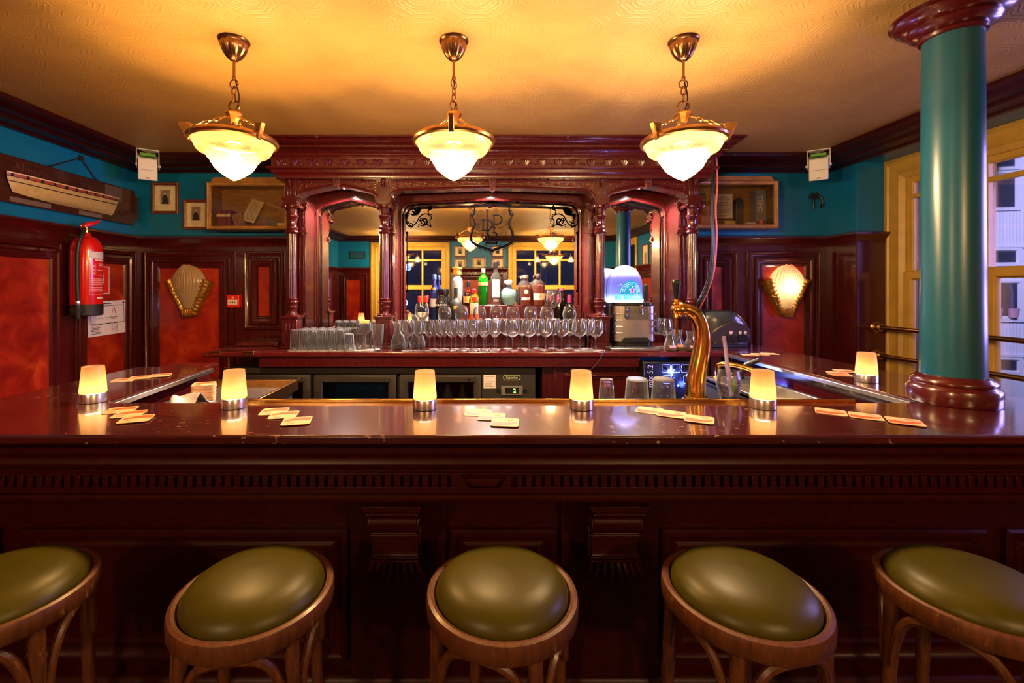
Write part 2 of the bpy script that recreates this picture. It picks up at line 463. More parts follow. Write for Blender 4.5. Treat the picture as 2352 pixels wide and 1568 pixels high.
# ceiling cornice running round the room
b = MB()
prof = [(0, ZC), (0, 2.575), (.045, 2.572), (.055, 2.584), (.10, 2.586), (.15, 2.590), (.165, 2.606), (.24, 2.610), (.262, 2.628), (.315, 2.632), (.325, 2.650), (.325, ZC)]
b.sweep(prof, [(XL, YR), (XL, YB), (XR, YB), (XR, YR)], closed=True)
struct(b, 'trim_1', MAHOG_SHADE)

CAP = [(0, 2.03), (0, 1.925), (.026, 1.925), (.030, 1.955), (.040, 1.965), (.052, 1.990), (.060, 1.996), (.060, 2.012), (.03, 2.022)]
OUTER = [(0, 0), (0, .014), (.006, .022), (.016, .022), (.026, .014), (.040, .008), (.044, 0)]
def red_frame(b, x0, x1, z0, z1, y):
    b.frame(x0, x1, z0, z1, [(-.085, 0), (-.085, .012), (-.075, .026), (-.058, .026), (-.050, .016), (-.030, .012), (-.024, .020), (-.012, .018), (-.004, .006), (0, .002)], y)
def wainscot(name, M, x0, x1, panels, board=.022, top=DADO, ends=True):
    """mahogany boards, cap and frames; panels: ('o', x0,x1,z0,z1) plain frame, ('r', ...) frame with a red field"""
    b = MB(M); b.box(x0, x1, -board, 0, 0, 1.95)
    for p in panels:
        if p[0] == 'o': b.frame(*p[1:], OUTER, -board)
        else: red_frame(b, *p[1:], -board)
    b.M = M
    b.rings([[(x, -u, z) for u, z in CAP] for x in (x0, x1)], True, True, True)
    b.rings([[(x, -u, z) for u, z in ((0, 0), (.045, 0), (.045, .12), (.035, .16), (.02, .17), (0, .17))] for x in (x0, x1)], True, True, True)
    o = struct(b, name, MAHOGV)
    for p in panels:
        if p[0] == 'r': struct(MB(M).box(p[1]-.004, p[2]+.004, -board-.0035, -board+.001, p[3]-.004, p[4]+.004), 'panel', REDPANEL, o)
    return o
wainscot('trim_2', ML, YR, YB, [('o', 2.26, 3.19, .34, 1.885), ('r', 2.36, 3.10, .46, 1.755), ('o', 3.29, 3.885, .34, 1.885), ('r', 3.40, 3.755, .46, 1.755),
    ('o', 1.1, 2.06, .34, 1.885), ('r', 1.2, 1.96, .46, 1.755), ('o', -.1, .86, .34, 1.885), ('r', 0, .76, .46, 1.755), ('o', -1.3, -.34, .34, 1.885), ('r', -1.2, -.44, .46, 1.755)])
wainscot('trim_3', MBK, XL+.02, -1.50, [('o', -2.925, -2.135, .34, 1.885), ('r', -2.790, -2.275, .46, 1.735), ('o', -2.055, -1.705, 1.20, 1.885), ('r', -1.928, -1.838, 1.325, 1.745)])
wainscot('trim_4', MBK, 1.70, XR-.01, [('o', 1.922, 2.263, .34, 1.885), ('r', 2.045, 2.128, .46, 1.748), ('o', 2.350, 2.984, .34, 1.885), ('r', 2.488, 2.840, .46, 1.748)])
# mahogany on the corner pier: return face and window-side face
b = MB()
b.box(XR-.022, XR, 3.645-.022, YB, 0, 1.95); b.box(XR-.022, XW+.02, 3.645-.022, 3.645, 0, 1.95)
b.box(XR-.030, XR-.018, 3.62, 3.64, .2, 1.93); b.box(XR-.022, XR+.012, 3.645-.030, 3.645-.018, .2, 1.93)
b.sweep(CAP, [(XR, YB), (XR, 3.645), (XW+.03, 3.645)])
struct(b, 'trim_5', MAHOGV)
wainscot('trim_6', MR, -1.2, .95, [('o', -1.1, -.18, .34, 1.885), ('r', -1.0, -.28, .46, 1.755), ('o', -.08, .85, .34, 1.885), ('r', .02, .75, .46, 1.755)])
wainscot('trim_7', MRE, -.60, .60, [('o', -.52, .52, .34, 1.885), ('r', -.40, .40, .46, 1.755)])
wainscot('trim_8', MRE, 2.30, -XL, [('o', 2.38, 2.92, .34, 1.885), ('r', 2.52, 2.80, .46, 1.755)])
wainscot('trim_9', MRE, -XR, -2.34, [('o', -3.0, -2.44, .34, 1.885), ('r', -2.88, -2.54, .46, 1.755)])

# windows: ochre frames with thin panes
def window(name, M, x0, x1, z0, z1, casing, bars_x, bars_z, depth=.10, sill=True):
    b = MB(M)
    cw = casing
    prof = [(0, 0), (0, .03), (cw*.22, .042), (cw*.30, .030), (cw*.70, .030), (cw*.78, .04), (cw, .016), (cw, -.02)]
    b.frame(x0, x1, z0, z1, prof, .0)
    gx0, gx1, gz0, gz1 = x0+cw, x1-cw, z0+cw*.6, z1-cw*.55
    b.frame(x0+cw-.01, x1-cw+.01, z0+cw-.01, z1-cw+.01, [(0, .012), (.045, .012), (.055, 0), (.055, -.03), (0, -.03)], .012)
    for bx, w in bars_x: b.box(bx-w/2, bx+w/2, -.008, .045, z0+cw, z1-cw)
    for bz, w in bars_z: b.box(x0+cw, x1-cw, -.004, .040, bz-w/2, bz+w/2)
    if sill: b.box(x0-.03, x1+.03, -.09, .05, z0-.045, z0)
    o = struct(b, name, OCHRE, bevel=.003)
    struct(MB(M).box(x0+cw, x1-cw, .020, .026, z0+cw, z1-cw), 'pane', PANE, o, smooth=0)
    return o
w1 = window('window_1', MW, -3.645, -1.2, .62, 2.585, .17, [(-2.945, .055), (-2.02, .06)], [(2.265, .032), (1.66, .075)])
b = MB(MW)                                                                # lower sash stands proud of the upper one
for x0, x1 in ((-3.478, -2.925), (-2.92, -2.05), (-1.99, -1.37)):
    b.frame(x0, x1, .79, 1.69, [(0, -.01), (0, .030), (.052, .030), (.060, .018), (.060, -.01)], 0)
struct(b, 'lower_sash', OCHRE, w1, bevel=.003)
window('window_2', MR, .95, 1.75, .62, 2.585, .09, [], [(1.66, .07)])
window('window_3', MRE, -2.30, -.62, .70, 2.56, .13, [(-1.72, .035), (-1.20, .035)], [(2.18, .04), (1.60, .09)])
window('window_4', MRE, .62, 2.30, .70, 2.56, .13, [(1.20, .035), (1.72, .035)], [(2.18, .04), (1.60, .09)])

# ---------------------------------------------------------------- the white facade across the street
FA = thing('street_building', 'white clapboard building front with dark windows across the street', 'building', (14.2, 12.2, -4), R(-14))
MF = wm(FA)
FACW = plain('white_clapboard', (.70, .70, .78), .6, var=.03)
def facade():
    b = MB(MF); b.box(-12.5, 5.5, .0, .3, 0, 14)
    wins = [(-.36, .32, 8.86, 9.63), (-.36, .32, 7.76, 8.60), (-.36, .34, 6.26, 6.62), (-.40, .38, 4.80, 5.74), (-.38, .36, 3.34, 3.66)]
    allw = [(x0+dx, x1+dx, z0, z1) for dx in (-8.4, -7.2, -6.0, -4.8, -3.6, -2.4, -1.2, 0, 1.2, 2.4, 3.6) for x0, x1, z0, z1 in wins]
    for lo, hi in ((6.72, 7.66), (3.78, 4.68)):                              # vertical boarding
        x = -12.5
        while x < 5.5: b.box(x, x+.045, -.02, 0, lo, hi); x += .075
    for z in (9.78, 9.95, 10.12, 10.3, 8.70, 6.68, 6.10, 5.90, 4.68, 3.74, 3.2): b.box(-12.5, 5.5, -.07, 0, z, z+.06)
    b.build('clapboard', FACW, FA, smooth=0)
    DK = plain('night_window_glass', (.03, .04, .07), .08, 0, var=.2)
    for x0, x1, z0, z1 in allw:
        w = MB(MF).frame(x0, x1, z0, z1, [(-.07, 0), (-.07, .07), (0, .07), (.03, .02), (.03, 0)], 0).build('window_frame', FACW, FA, smooth=0)
        MB(MF).box(x0, x1, -.012, .0, z0, z1).build('pane', DK, w, smooth=0)
facade()
CUR = plain('grey_curtain', (.35, .33, .42), .8)
POT = plain('pink_flower_pot', (.55, .30, .38), .6)
b = MB(MF)
for x in (-.35, -.28, -.21): b.lathe([(.045, 4.82), (.04, 5.72)], (x, -.03, 0), 8)
b.build('curtain', CUR, FA)
for x in (-.15, .20): MB(MF).lathe([(.09, 4.80), (.12, 5.02), (.13, 5.04), (.12, 5.04), (.11, 5.01)], (x, -.09, 0), 14, cap0=True).build('flower_pot', POT, FA)

# blue neon signs hanging outside behind the rear window, seen in the mirror
NEON = glow('blue_neon', (.12, .28, 1.0), 9)
for i, (x, z) in enumerate(((-1.52, 2.03), (-1.60, 1.27))):
    t = thing('neon_sign', ['round blue neon sign, the upper one mirrored at the left of the middle mirror', 'round blue neon sign, the lower one mirrored at the left of the middle mirror'][i], 'neon sign', (x, YR-.06, z), group='blue neon signs in the rear window')
    MB().tube([(x+.065*math.cos(2*PI*k/28), YR-.06, z+.065*math.sin(2*PI*k/28)) for k in range(28)], .007, 6, closed=True).build('ring', NEON, t)
    for s in (-1, 0, 1): MB().tube([(x+s*.028, YR-.06, z-.036), (x+s*.028, YR-.06, z+.036)], .006, 6).build('bar', NEON, t)
    MB().tube([(x, YR-.06, z+.07), (x, YR-.06, 2.56)], .0015, 4).build('hanging_wire', BLACK, t)

# ---------------------------------------------------------------- bar: front, top, arms, back counter
ZT = 1.10
bf = thing('bar_counter', 'dark mahogany bar front with slotted frieze and two carved brackets below the long top', 'bar', (.1, 1.55, 0))
b = MB(); b.box(-2.02, 2.28, 1.66, 1.74, .0, 1.065); b.build('body', MAHOG_SHADE, bf)
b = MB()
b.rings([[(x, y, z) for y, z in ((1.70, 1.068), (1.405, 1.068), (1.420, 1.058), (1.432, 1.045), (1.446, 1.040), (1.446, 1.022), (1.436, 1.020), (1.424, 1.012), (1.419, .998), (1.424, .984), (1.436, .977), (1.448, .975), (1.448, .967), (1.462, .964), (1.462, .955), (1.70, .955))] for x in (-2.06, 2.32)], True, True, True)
b.build('crown_moulding', MAHOG_SHADE, bf)
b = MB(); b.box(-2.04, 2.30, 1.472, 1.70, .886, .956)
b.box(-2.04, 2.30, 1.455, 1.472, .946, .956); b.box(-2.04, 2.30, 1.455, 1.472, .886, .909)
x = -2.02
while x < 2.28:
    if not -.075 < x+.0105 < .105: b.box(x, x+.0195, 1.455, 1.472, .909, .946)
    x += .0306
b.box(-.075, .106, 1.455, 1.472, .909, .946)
b.build('slotted_frieze', MAHOG_SHADE, bf, bevel=.0015)
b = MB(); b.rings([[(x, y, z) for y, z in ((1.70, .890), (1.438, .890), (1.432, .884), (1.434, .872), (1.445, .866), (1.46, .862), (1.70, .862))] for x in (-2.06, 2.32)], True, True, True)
b.build('lower_rail', MAHOG_SHADE, bf)
# keystone block in the middle of the frieze
b = MB(); kz0, kz1 = .908, .950
F0 = [b.v(p) for p in ((-.058, 1.452, kz1), (.092, 1.452, kz1), (.068, 1.452, kz0), (-.034, 1.452, kz0))]
F1 = [b.v(p) for p in ((-.038, 1.430, kz1-.006), (.072, 1.430, kz1-.006), (.052, 1.430, kz0+.016), (-.018, 1.430, kz0+.016))]
b.f(F1)
for i in range(4): b.f([F0[i], F0[(i+1) % 4], F1[(i+1) % 4], F1[i]])
b.f(F0[::-1]); b.build('keystone', MAHOG_SHADE, bf, bevel=.002)
# panels
def bar_panel(x0, x1, z0, z1):
    b = MB(); Y = 1.66
    b.frame(x0, x1, z0, z1, [(0, 0), (0, .020), (.008, .028), (.020, .028), (.030, .016), (.048, .010), (.058, .018), (.070, .018), (.078, .008), (.105, .006), (.112, .014), (.122, .014), (.128, .004), (.13, 0)], Y)
    b.build('panel', MAHOG_SHADE, bf)
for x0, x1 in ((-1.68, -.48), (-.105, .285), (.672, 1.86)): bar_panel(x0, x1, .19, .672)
for x0, x1 in ((-1.95, -1.76), (1.93, 2.2)): bar_panel(x0, x1, .19, .672)
b = MB()
for x0, x1 in ((-.47, -.12), (.30, .655)): b.box(x0, x1, 1.635, 1.665, .0, .866)
b.build('pilaster', MAHOG_SHADE, bf, bevel=.004)
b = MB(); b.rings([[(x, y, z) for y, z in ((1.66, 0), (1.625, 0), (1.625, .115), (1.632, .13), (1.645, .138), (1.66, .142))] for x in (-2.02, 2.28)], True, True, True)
b.build('plinth', MAHOG_SHADE, bf)
# carved brackets
def corbel(cx):
    w = .078
    b = MB()
    b.box(cx-.096, cx+.096, 1.452, 1.66, .836, .846); b.box(cx-.092, cx+.092, 1.458, 1.66, .824, .836)
    prof = catmull([(1.635, .824, 0), (1.475, .822, 0), (1.470, .806, 0), (1.482, .795, 0), (1.478, .775, 0), (1.488, .748, 0), (1.512, .733, 0), (1.520, .715, 0), (1.522, .680, 0), (1.520, .655, 0), (1.512, .640, 0), (1.535, .628, 0)], 5)
    pl = [(p.x, p.y) for p in prof] + [(1.64, .628)]
    b.prism(pl, cx-w, cx+w, 'x')
    for z, y in ((.812, 1.462), (.733, 1.498), (.722, 1.506), (.648, 1.505), (.638, 1.500)): b.tube([(cx-w-.006, y+.006, z), (cx+w+.006, y+.006, z)], .0055, 8)
    for s in (-1, 1):                                                       # side scrolls
        sp = spiral(1.520, .768, .004, .036, 1.6, .4)
        b.tube([(cx+s*(w+.003), y, z) for y, z in sp], [.004+.003*k/26 for k in range(27)], 6)
        b.tube([(cx+s*(w+.003), y, z) for y, z in ((1.55, .735), (1.532, .70), (1.54, .66), (1.53, .64))], .006, 6)
    b.build('bracket_body', MAHOG_SHADE, br, bevel=.002)
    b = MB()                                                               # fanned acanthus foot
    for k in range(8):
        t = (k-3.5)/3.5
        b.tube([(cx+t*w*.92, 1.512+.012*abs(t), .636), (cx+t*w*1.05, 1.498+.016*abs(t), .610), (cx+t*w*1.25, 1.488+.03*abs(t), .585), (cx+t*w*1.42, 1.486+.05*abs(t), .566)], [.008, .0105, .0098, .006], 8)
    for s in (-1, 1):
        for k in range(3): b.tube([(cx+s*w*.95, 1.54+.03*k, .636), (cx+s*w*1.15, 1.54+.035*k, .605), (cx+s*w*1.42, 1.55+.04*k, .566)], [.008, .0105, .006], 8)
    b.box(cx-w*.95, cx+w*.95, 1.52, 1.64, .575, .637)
    b.build('acanthus_foot', MAHOG_SHADE, br)
for cx in (-.284, .459):
    br = bpy.data.objects.new('bracket', None); COL.objects.link(br); br.parent = bf; br.location = Vector((cx, 1.64, .57)) - bf.location
    corbel(cx)

# the worn top: front with two arms
top = [(-2.0, 1.385), (2.26, 1.385), (2.26, 3.238), (1.775, 3.238), (1.775, 1.785), (-1.485, 1.785), (-1.555, 2.62), (-1.99, 2.62)]
b = MB(); b.prism(top, 1.070, ZT, 'z')
ct = b.build('bar_countertop', BARTOP, bevel=.007, seg=3)
tag(ct, 'worn glossy mahogany bar top running along the front and both arms', 'countertop')
b = MB(); b.box(-.95, 1.50, 1.786, 1.802, 1.075, 1.113)
b.build('brass_edge_strip', BRASS, ct, bevel=.002, label='polished brass strip')
b = MB(); b.box(1.756, 1.7745, 1.83, 3.2, 1.072, 1.092); b.build('metal_edge', STEELD, ct, bevel=.002)
b = MB(); b.prism([(-1.4850, 1.80), (-1.468, 1.80), (-1.538, 2.60), (-1.554, 2.60)], 1.072, 1.094, 'z'); b.build('metal_edge', STEELD, ct, bevel=.002)
# cupboard bodies under the arms
b = MB(); b.box(1.84, 2.18, 1.76, 3.235, 0, 1.068)
tag(b.build('bar_arm_cupboard', MAHOGV, bevel=.004), 'mahogany cupboard body carrying the arm of the bar beside the pillar', 'cupboard')
b = MB(); b.box(-1.92, -1.62, 1.76, 2.58, 0, 1.068)
tag(b.build('bar_arm_cupboard', MAHOGV, bevel=.004), 'mahogany cupboard body carrying the arm of the bar below the fire extinguisher', 'cupboard')
# end bit of the arm, a little lower, next to the gap
b = MB(); b.box(-1.93, -1.66, 2.63, 2.86, 1.055, 1.085)
fl = b.build('hinged_flap', BARTOP, bevel=.005)
tag(fl, 'narrow lower mahogany flap at the inner end of the bar arm', 'flap')
b = MB(); b.box(-1.90, -1.70, 2.66, 2.84, 0, 1.055); b.build('flap_support', MAHOGV, fl)

bc = thing('back_counter', 'mahogany back counter carrying the glasses below the mirrors', 'counter', (.1, 3.6, 0))
b = MB(); b.box(-2.0, 2.26, 3.242, 3.925, 1.062, ZT); b.build('worktop', BACKTOP, bc, bevel=.008, seg=3)
b = MB(); b.box(-1.60, 1.17, 3.262, 3.30, .985, 1.060); b.build('apron', MAHOG, bc, bevel=.004)
b = MB(); b.box(.56, 1.19, 3.315, 3.9, .02, .985); b.box(1.19, 1.76, 3.18, 3.9, .02, .618); b.box(-2.0, .44, 3.86, 3.9, .02, 1.06); b.box(.47, .56, 3.33, 3.9, .02, 1.06)
b.frame(.63, 1.12, .15, .93, OUTER, 3.315)
b.build('cupboard', MAHOGV, bc, bevel=.003)
b = MB(); b.box(-1.93, -1.60, 3.56, 3.86, ZT, 1.135); b.build('ledge_block', MAHOG, bc, bevel=.008)
for hx in (-1.90, -1.66):
    b = MB(); b.box(hx-.035, hx+.035, 3.236, 3.242, 1.070, 1.096); b.tube([(hx-.04, 3.236, 1.102), (hx+.04, 3.236, 1.102)], .006, 8)
    b.box(hx-.05, hx+.06, 3.245, 3.275, ZT, 1.1035); b.build('hinge', OLDBRASS, bc, bevel=.001)
b = MB(); b.tube([(-1.83, 3.28, .80), (-1.83, 3.28, 1.06)], .008, 8); b.tube([(-1.86, 3.28, .98), (-1.83, 3.27, .98), (-1.79, 3.27, .96)], .006, 8)
b.build('latch', OLDBRASS, bc)

# ---------------------------------------------------------------- the back bar with columns, arches and mirrors
X0 = .103
CX = [X0-1.55, X0-.836, X0+.836, X0+1.55]
YC = 3.48
bb = thing('back_bar', 'tall carved mahogany back bar with four fluted columns, three arches and mirrors', 'back bar', (X0, 3.85, 1.10))
Yr = 3.42; hw = 1.60
def wrap_out(prof, name, m, **kw):
    b = MB(); b.sweep(prof, [(X0-hw, 3.925), (X0-hw, Yr), (X0+hw, Yr), (X0+hw, 3.925)])
    return b.build(name, m, bb, **kw)
wrap_out([(0, 2.658), (.215, 2.658), (.215, 2.645), (.205, 2.640), (.195, 2.628), (.170, 2.612), (.150, 2.604), (.150, 2.590), (.140, 2.588), (.112, 2.572), (.098, 2.556), (.098, 2.546), (.085, 2.543), (.080, 2.534), (.0, 2.534)], 'cornice', MAHOG)
wrap_out([(0, 2.536), (.060, 2.536), (.060, 2.466), (0, 2.466)], 'frieze_board', CARVED)
wrap_out([(0, 2.468), (.088, 2.468), (.088, 2.456), (.080, 2.450), (.066, 2.448), (.060, 2.430), (.050, 2.424), (.040, 2.410), (.040, 2.390), (0, 2.390)], 'architrave', MAHOG)
# acanthus carving on the frieze
b = MB(); n = 27; w = (2*hw+.12)/n
def leaf(bx, M):
    b.M = M
    for t in (-2, -1, 0, 1, 2):
        a = t*.42
        b.tube([(bx+t*.006, -.002, 2.470), (bx+math.sin(a)*.020, -.010, 2.490), (bx+math.sin(a)*.036, -.017, 2.512), (bx+math.sin(a)*.048, -.010, 2.527-abs(t)*.003)], [.0045, .0065, .0062, .003], 6)
    for s in (-1, 1):
        b.tube([(bx+s*(x), -.008, z) for x, z in spiral(.047, 2.488, .002, .013, 1.2, 2.4, 12)], .0036, 5)
for k in range(n): leaf(X0-hw-.06+(k+.5)*w, Matrix.Translation((0, Yr-.060, 0)))
b.M = Matrix(); b.build('carved_frieze', CARVED, bb)
for s, MM in ((1, Matrix.Translation((X0+hw+.06, 0, 0)) @ Matrix.Rotation(PI/2, 4, 'Z')), (-1, Matrix.Translation((X0-hw-.06, 0, 0)) @ Matrix.Rotation(-PI/2, 4, 'Z'))):
    b = MB()
    for k in range(4): leaf((1 if s == 1 else -1)*(Yr+.0+(k+.5)*w), MM)
    b.M = Matrix(); b.build('carved_frieze', CARVED, bb)

def arch(xl, xr, zs, zsh, za, r, n=7):
    L = [(xl, zs)]
    for k in range(1, n+1):
        a = PI/2*k/n; L.append((xl+r*(1-math.cos(a)), zs+(zsh-zs)*math.sin(a)))
    xm = (xl+xr)/2
    for k in range(1, 5): L.append((xl+r+(xm-xl-r)*k/5, zsh+(za-zsh)*(k/5)**.9))
    return L + [(xm, za)] + [(xl+xr-x, z) for x, z in L[::-1]]

bays = [(CX[0]+.048, CX[1]-.048, 2.245, 2.312, 2.362, .075), (CX[1]+.048, CX[2]-.048, 2.245, 2.318, 2.342, .075), (CX[2]+.048, CX[3]-.048, 2.245, 2.312, 2.362, .075)]
for i, (xl, xr, zs, zsh, za, r) in enumerate(bays):
    A = arch(xl, xr, zs, zsh, za, r)
    b = MB(); poly = A + [(xr+.04, zs), (xr+.04, 2.392), (xl-.04, 2.392), (xl-.04, zs)]
    b.prism(poly, 3.455, 3.60, 'y')
    ar = b.build('arch', MAHOG, bb)
    b = MB(); b.tube([(x, 3.452, z) for x, z in A], .0105, 8); b.tube([(x, 3.456, z+.016) for x, z in A[6:-6]], .005, 6)
    b.build('arch_moulding', MAHOG, ar)
    # scrolling carving in the spandrels
    xm = (xl+xr)/2; span = xm-xl
    for s in (-1, 1):
        b = MB(); q = int(span/.062)
        for k in range(q):
            t = (k+.5)/q; x = xm+s*(.045+t*(span-.075)); zl = zsh+(za-zsh)*(1-t)+.022
            if t > .86: zl -= .02
            zc = (zl+2.385)/2; rr = min(.019, (2.385-zl)/2*.9)
            if rr < .006: continue
            b.tube([(x+s*xx, 3.4545, zz) for xx, zz in spiral(0, zc, .003, rr, 1.35, 1.5+2.4*(k % 2), 14)], [.0022+.0022*j/14 for j in range(15)], 5)
            b.ball((x, 3.4545, zc), .004, 6, 4)
            b.ball((x+s*.028, 3.4545, zc+.006*(1 if k % 2 else -1)), (.013, .004, .006), 6, 4)
        for kk in range(5):
            b.ball((xm+s*(span-.018), 3.4545, zs+.03+.022*kk), (.010, .005, .008), 6, 4)
        b.build('spandrel_carving', CARVED, ar)
    b = MB(); b.prism([(xm-.030, 2.400), (xm+.030, 2.400), (xm+.021, za-.020), (xm, za-.036), (xm-.021, za-.020)], 3.425, 3.50, 'y')
    b.frame(xm-.020, xm+.020, za-.004, 2.392, [(0, 0), (.003, .006), (.008, .006), (.010, 0)], 3.425)
    b.ball((xm, 3.424, (za+2.392)/2), (.008, .006, .012), 8, 6)
    b.build('keystone', CARVED, ar, bevel=.002)

# piers behind the columns, soffits, mirrors
YM = 3.85
for i, cx in enumerate(CX):
    h = .064
    if i in (0, 3):
        o_ = .085; x0, x1 = (cx-o_, cx+h) if i == 0 else (cx-h, cx+o_)
    else: x0, x1 = cx-h, cx+h
    b = MB(); b.box(x0, x1, 3.575, 3.925, 1.10, 2.40)
    nfl = 4
    for zz0, zz1 in ((1.36, 1.98), (2.06, 2.17)):
        for k in range(nfl+1):
            fx = x0+.014+(x1-x0-.028)*k/nfl
            b.box(fx-.0045, fx+.0045, 3.567, 3.577, zz0, zz1)
    for z0, z1, o_ in ((1.335, 1.352, .012), (1.352, 1.362, .006), (1.985, 1.998, .008), (1.998, 2.012, .016), (2.012, 2.030, .010), (2.185, 2.2, .008), (2.2, 2.222, .016), (2.222, 2.24, .024), (1.10, 1.15, .012), (1.15, 1.165, .006)):
        b.box(x0-o_, x1+o_, 3.575-o_, 3.60, z0, z1)
    b.build('pier', MAHOGV, bb, bevel=.002)
mir = [(X0-1.55+.064, X0-.836-.064, 2.18, 2.265, 2.315, .085), (X0-.836+.064, X0+.836-.064, 2.20, 2.285, 2.315, .085), (X0+.836+.064, X0+1.55-.064, 2.18, 2.265, 2.315, .085)]
MIRRORS = []
for i, (xl, xr, zs, zsh, za, r) in enumerate(mir):
    A = arch(xl+.012, xr-.012, zs, zsh, za, r)
    b = MB(); poly = A + [(xr+.01, zs), (xr+.01, 2.41), (xl-.01, 2.41), (xl-.01, zs)]
    b.prism(poly, 3.80, 3.90, 'y'); b.box(xl, xr, 3.60, 3.90, 2.40, 2.425)
    b.tube([(x, 3.80, z) for x, z in ([(xl+.012, 1.17)] + A + [(xr-.012, 1.17)])], .009, 8)
    b.box(xl, xr, 3.78, 3.90, 1.10, 1.17)
    mf = b.build('mirror_frame', MAHOG, bb)
    b = MB(); b.prism([(xl, 1.165)] + [(xl, zs)] + A + [(xr, zs), (xr, 1.165)], YM, YM+.006, 'y')
    MIRRORS.append(b.build('mirror', ORD_MIRROR, mf, smooth=0))
    b = MB(); b.box(xl-.05, xr+.05, YM+.03, 3.925, 1.1, 2.42); b.build('back_board', MAHOGV, mf)

# etched black ornament on the middle mirror
ETCH = plain('black_etching', (.0006, .0005, .0006), 1.0, 0, var=.1, spec=0)
ye = YM-.0015
def plate(poly, y0=ye-.001, y1=ye+.0008): emb.prism(poly, y0, y1, 'y')
emb = MB(); ecx, ecz = at(1130, 520, YM).x, at(1130, 520, YM).z
k_ = YM/FPX
def E(dx, dy): return (ecx+dx*k_, ecz-dy*k_)
half = [(0, -60), (14, -54), (30, -50), (43, -49), (42, -40), (45, -30), (50, -27), (44, -17), (41, -6), (48, 10), (52, 26), (49, 38), (38, 46), (20, 52), (8, 56), (0, 60)]
def shield(sc, w):
    o = [(x*sc, y*sc) for x, y in half] + [(-x*sc, y*sc) for x, y in half[::-1][1:-1]]
    return [E(*p) for p in o]
def band(a, b_):
    n = len(a)
    for i in range(n):
        j = (i+1) % n
        emb.prism([a[i], a[j], b_[j], b_[i]], ye-.001, ye+.0008, 'y')
band(shield(.99, 0), shield(.885, 0)); band(shield(1.04, 0), shield(1.022, 0))
WK = 1.0
def stroke(pts, w, smooth=4, taper=False):
    w *= WK
    p = catmull([(*E(*q), 0) for q in pts], smooth) if smooth else [Vector((*E(*q), 0)) for q in pts]
    m = len(p)
    emb.tube([(q.x, ye, q.y) for q in p], [w*k_*(.35+.65*math.sin(PI*min(1, (i+.6)/m))) if taper else w*k_ for i in range(m)], 6)
def bar(x0, y0, x1, y1): emb.prism([E(x0, y0), E(x1, y0), E(x1, y1), E(x0, y1)], ye-.001, ye+.0008, 'y')
# tall L
bar(-12.5, -38, -8, 38); bar(-15, -39, -6, -36.5); bar(-15, 36, 12, 40.5); bar(9, 30, 12.5, 40.5)
# P
bar(3, -26, 6.2, 14); bar(.5, 13, 9, 15.5); bar(.5, -27, 8, -25)
stroke([(6, -26), (14, -26), (21, -22), (22.5, -16), (20, -9), (13, -6), (6, -6)], 1.7)
# D
bar(-22, -15, -18.5, 8); bar(-25, -16, -16, -14); bar(-25, 7.5, -15, 9.5)
stroke([(-18, -15), (-8, -15), (-1, -10), (.5, -3), (-3, 4), (-10, 8.5), (-18, 8.5)], 1.6)
# G
stroke([(8, 4), (2, 1), (-5, 6), (-9, 14), (-6, 22), (2, 25), (9, 22), (11, 16)], 1.5); bar(6, 15, 14, 17)
for cx_, cy_, r_, t_, a_ in ((-27, -31, 10, 1.6, 0), (30, -32, 8, 1.6, 2), (-33, 2, 8, 1.7, 1), (25, 15, 9, 1.7, 3), (9, -38, 6, 1.5, 1), (-20, 30, 8, 1.5, 2), (25, 36, 6, 1.5, 0), (34, -8, 6, 1.5, 4)):
    sp = [(cx_+x, cy_+y) for x, y in spiral(0, 0, .8, r_, t_, a_, 20)]
    stroke(sp, .45, 0)
stroke([(-36, -18), (-30, -15), (-16, -17)], .6); stroke([(-33, -6), (-26, -12), (-22, -15)], .5); stroke([(15, 5), (24, 2), (32, -4), (38, 6)], .5); stroke([(0, 46), (-10, 44), (-20, 40)], .6); stroke([(0, 46), (10, 44), (22, 42)], .6)
emb.build('etched_crest', ETCH, MIRRORS[1], smooth=50)
WK = 1.45
for sgn, cpx in ((1, 963), (-1, 1297)):
    emb = MB(); ecx, ecz = at(cpx, 495, YM).x, at(cpx, 495, YM).z
    def SP(cx_, cy_, r_, t_, a_, w=.6): stroke([(sgn*(cx_+x), cy_+y) for x, y in spiral(0, 0, .8, r_, t_, a_, 20)], w, 0)
    stroke([(sgn*x, y) for x, y in ((-28, 20), (-31, 5), (-26, -10), (-14, -22), (6, -27), (24, -25))], .7)
    stroke([(sgn*x, y) for x, y in ((24, -25), (28, -16), (20, -10), (22, -2), (14, -4), (4, 0), (-2, 8), (-8, 18), (-20, 26), (-28, 20))], .9)
    stroke([(sgn*x, y) for x, y in ((22, -2), (28, 4), (24, 14), (27, 26), (18, 20), (8, 24), (-2, 20))], .8)
    SP(12, 12, 10, 1.4, 1, 1.1); SP(-20, 22, 6, 1.2, 0, .9); SP(25, -19, 6, 1.2, 2, .9); SP(16, 18, 5, 1.3, 4, .8); SP(4, 8, 6, 1.2, 3, .8)
    for a in range(5):                                                     # palmette
        t = (a-2)*.5; c_, s_ = math.cos(-2.2+t), math.sin(-2.2+t)
        stroke([(sgn*(-3), -3), (sgn*(-3+9*c_), -3+9*s_), (sgn*(-3+17*c_+2), -3+17*s_)], 1.9, 4, True)
    for px_, py_ in ((-12, 14), (4, -18), (-2, 25), (27, -2), (-22, -4), (10, -20)):
        emb.ball((E(sgn*px_, py_)[0], ye, E(sgn*px_, py_)[1]), (1.5*k_, .0006, 1.5*k_), 8, 4)
    emb.build('etched_corner_flourish', ETCH, MIRRORS[1], smooth=50)
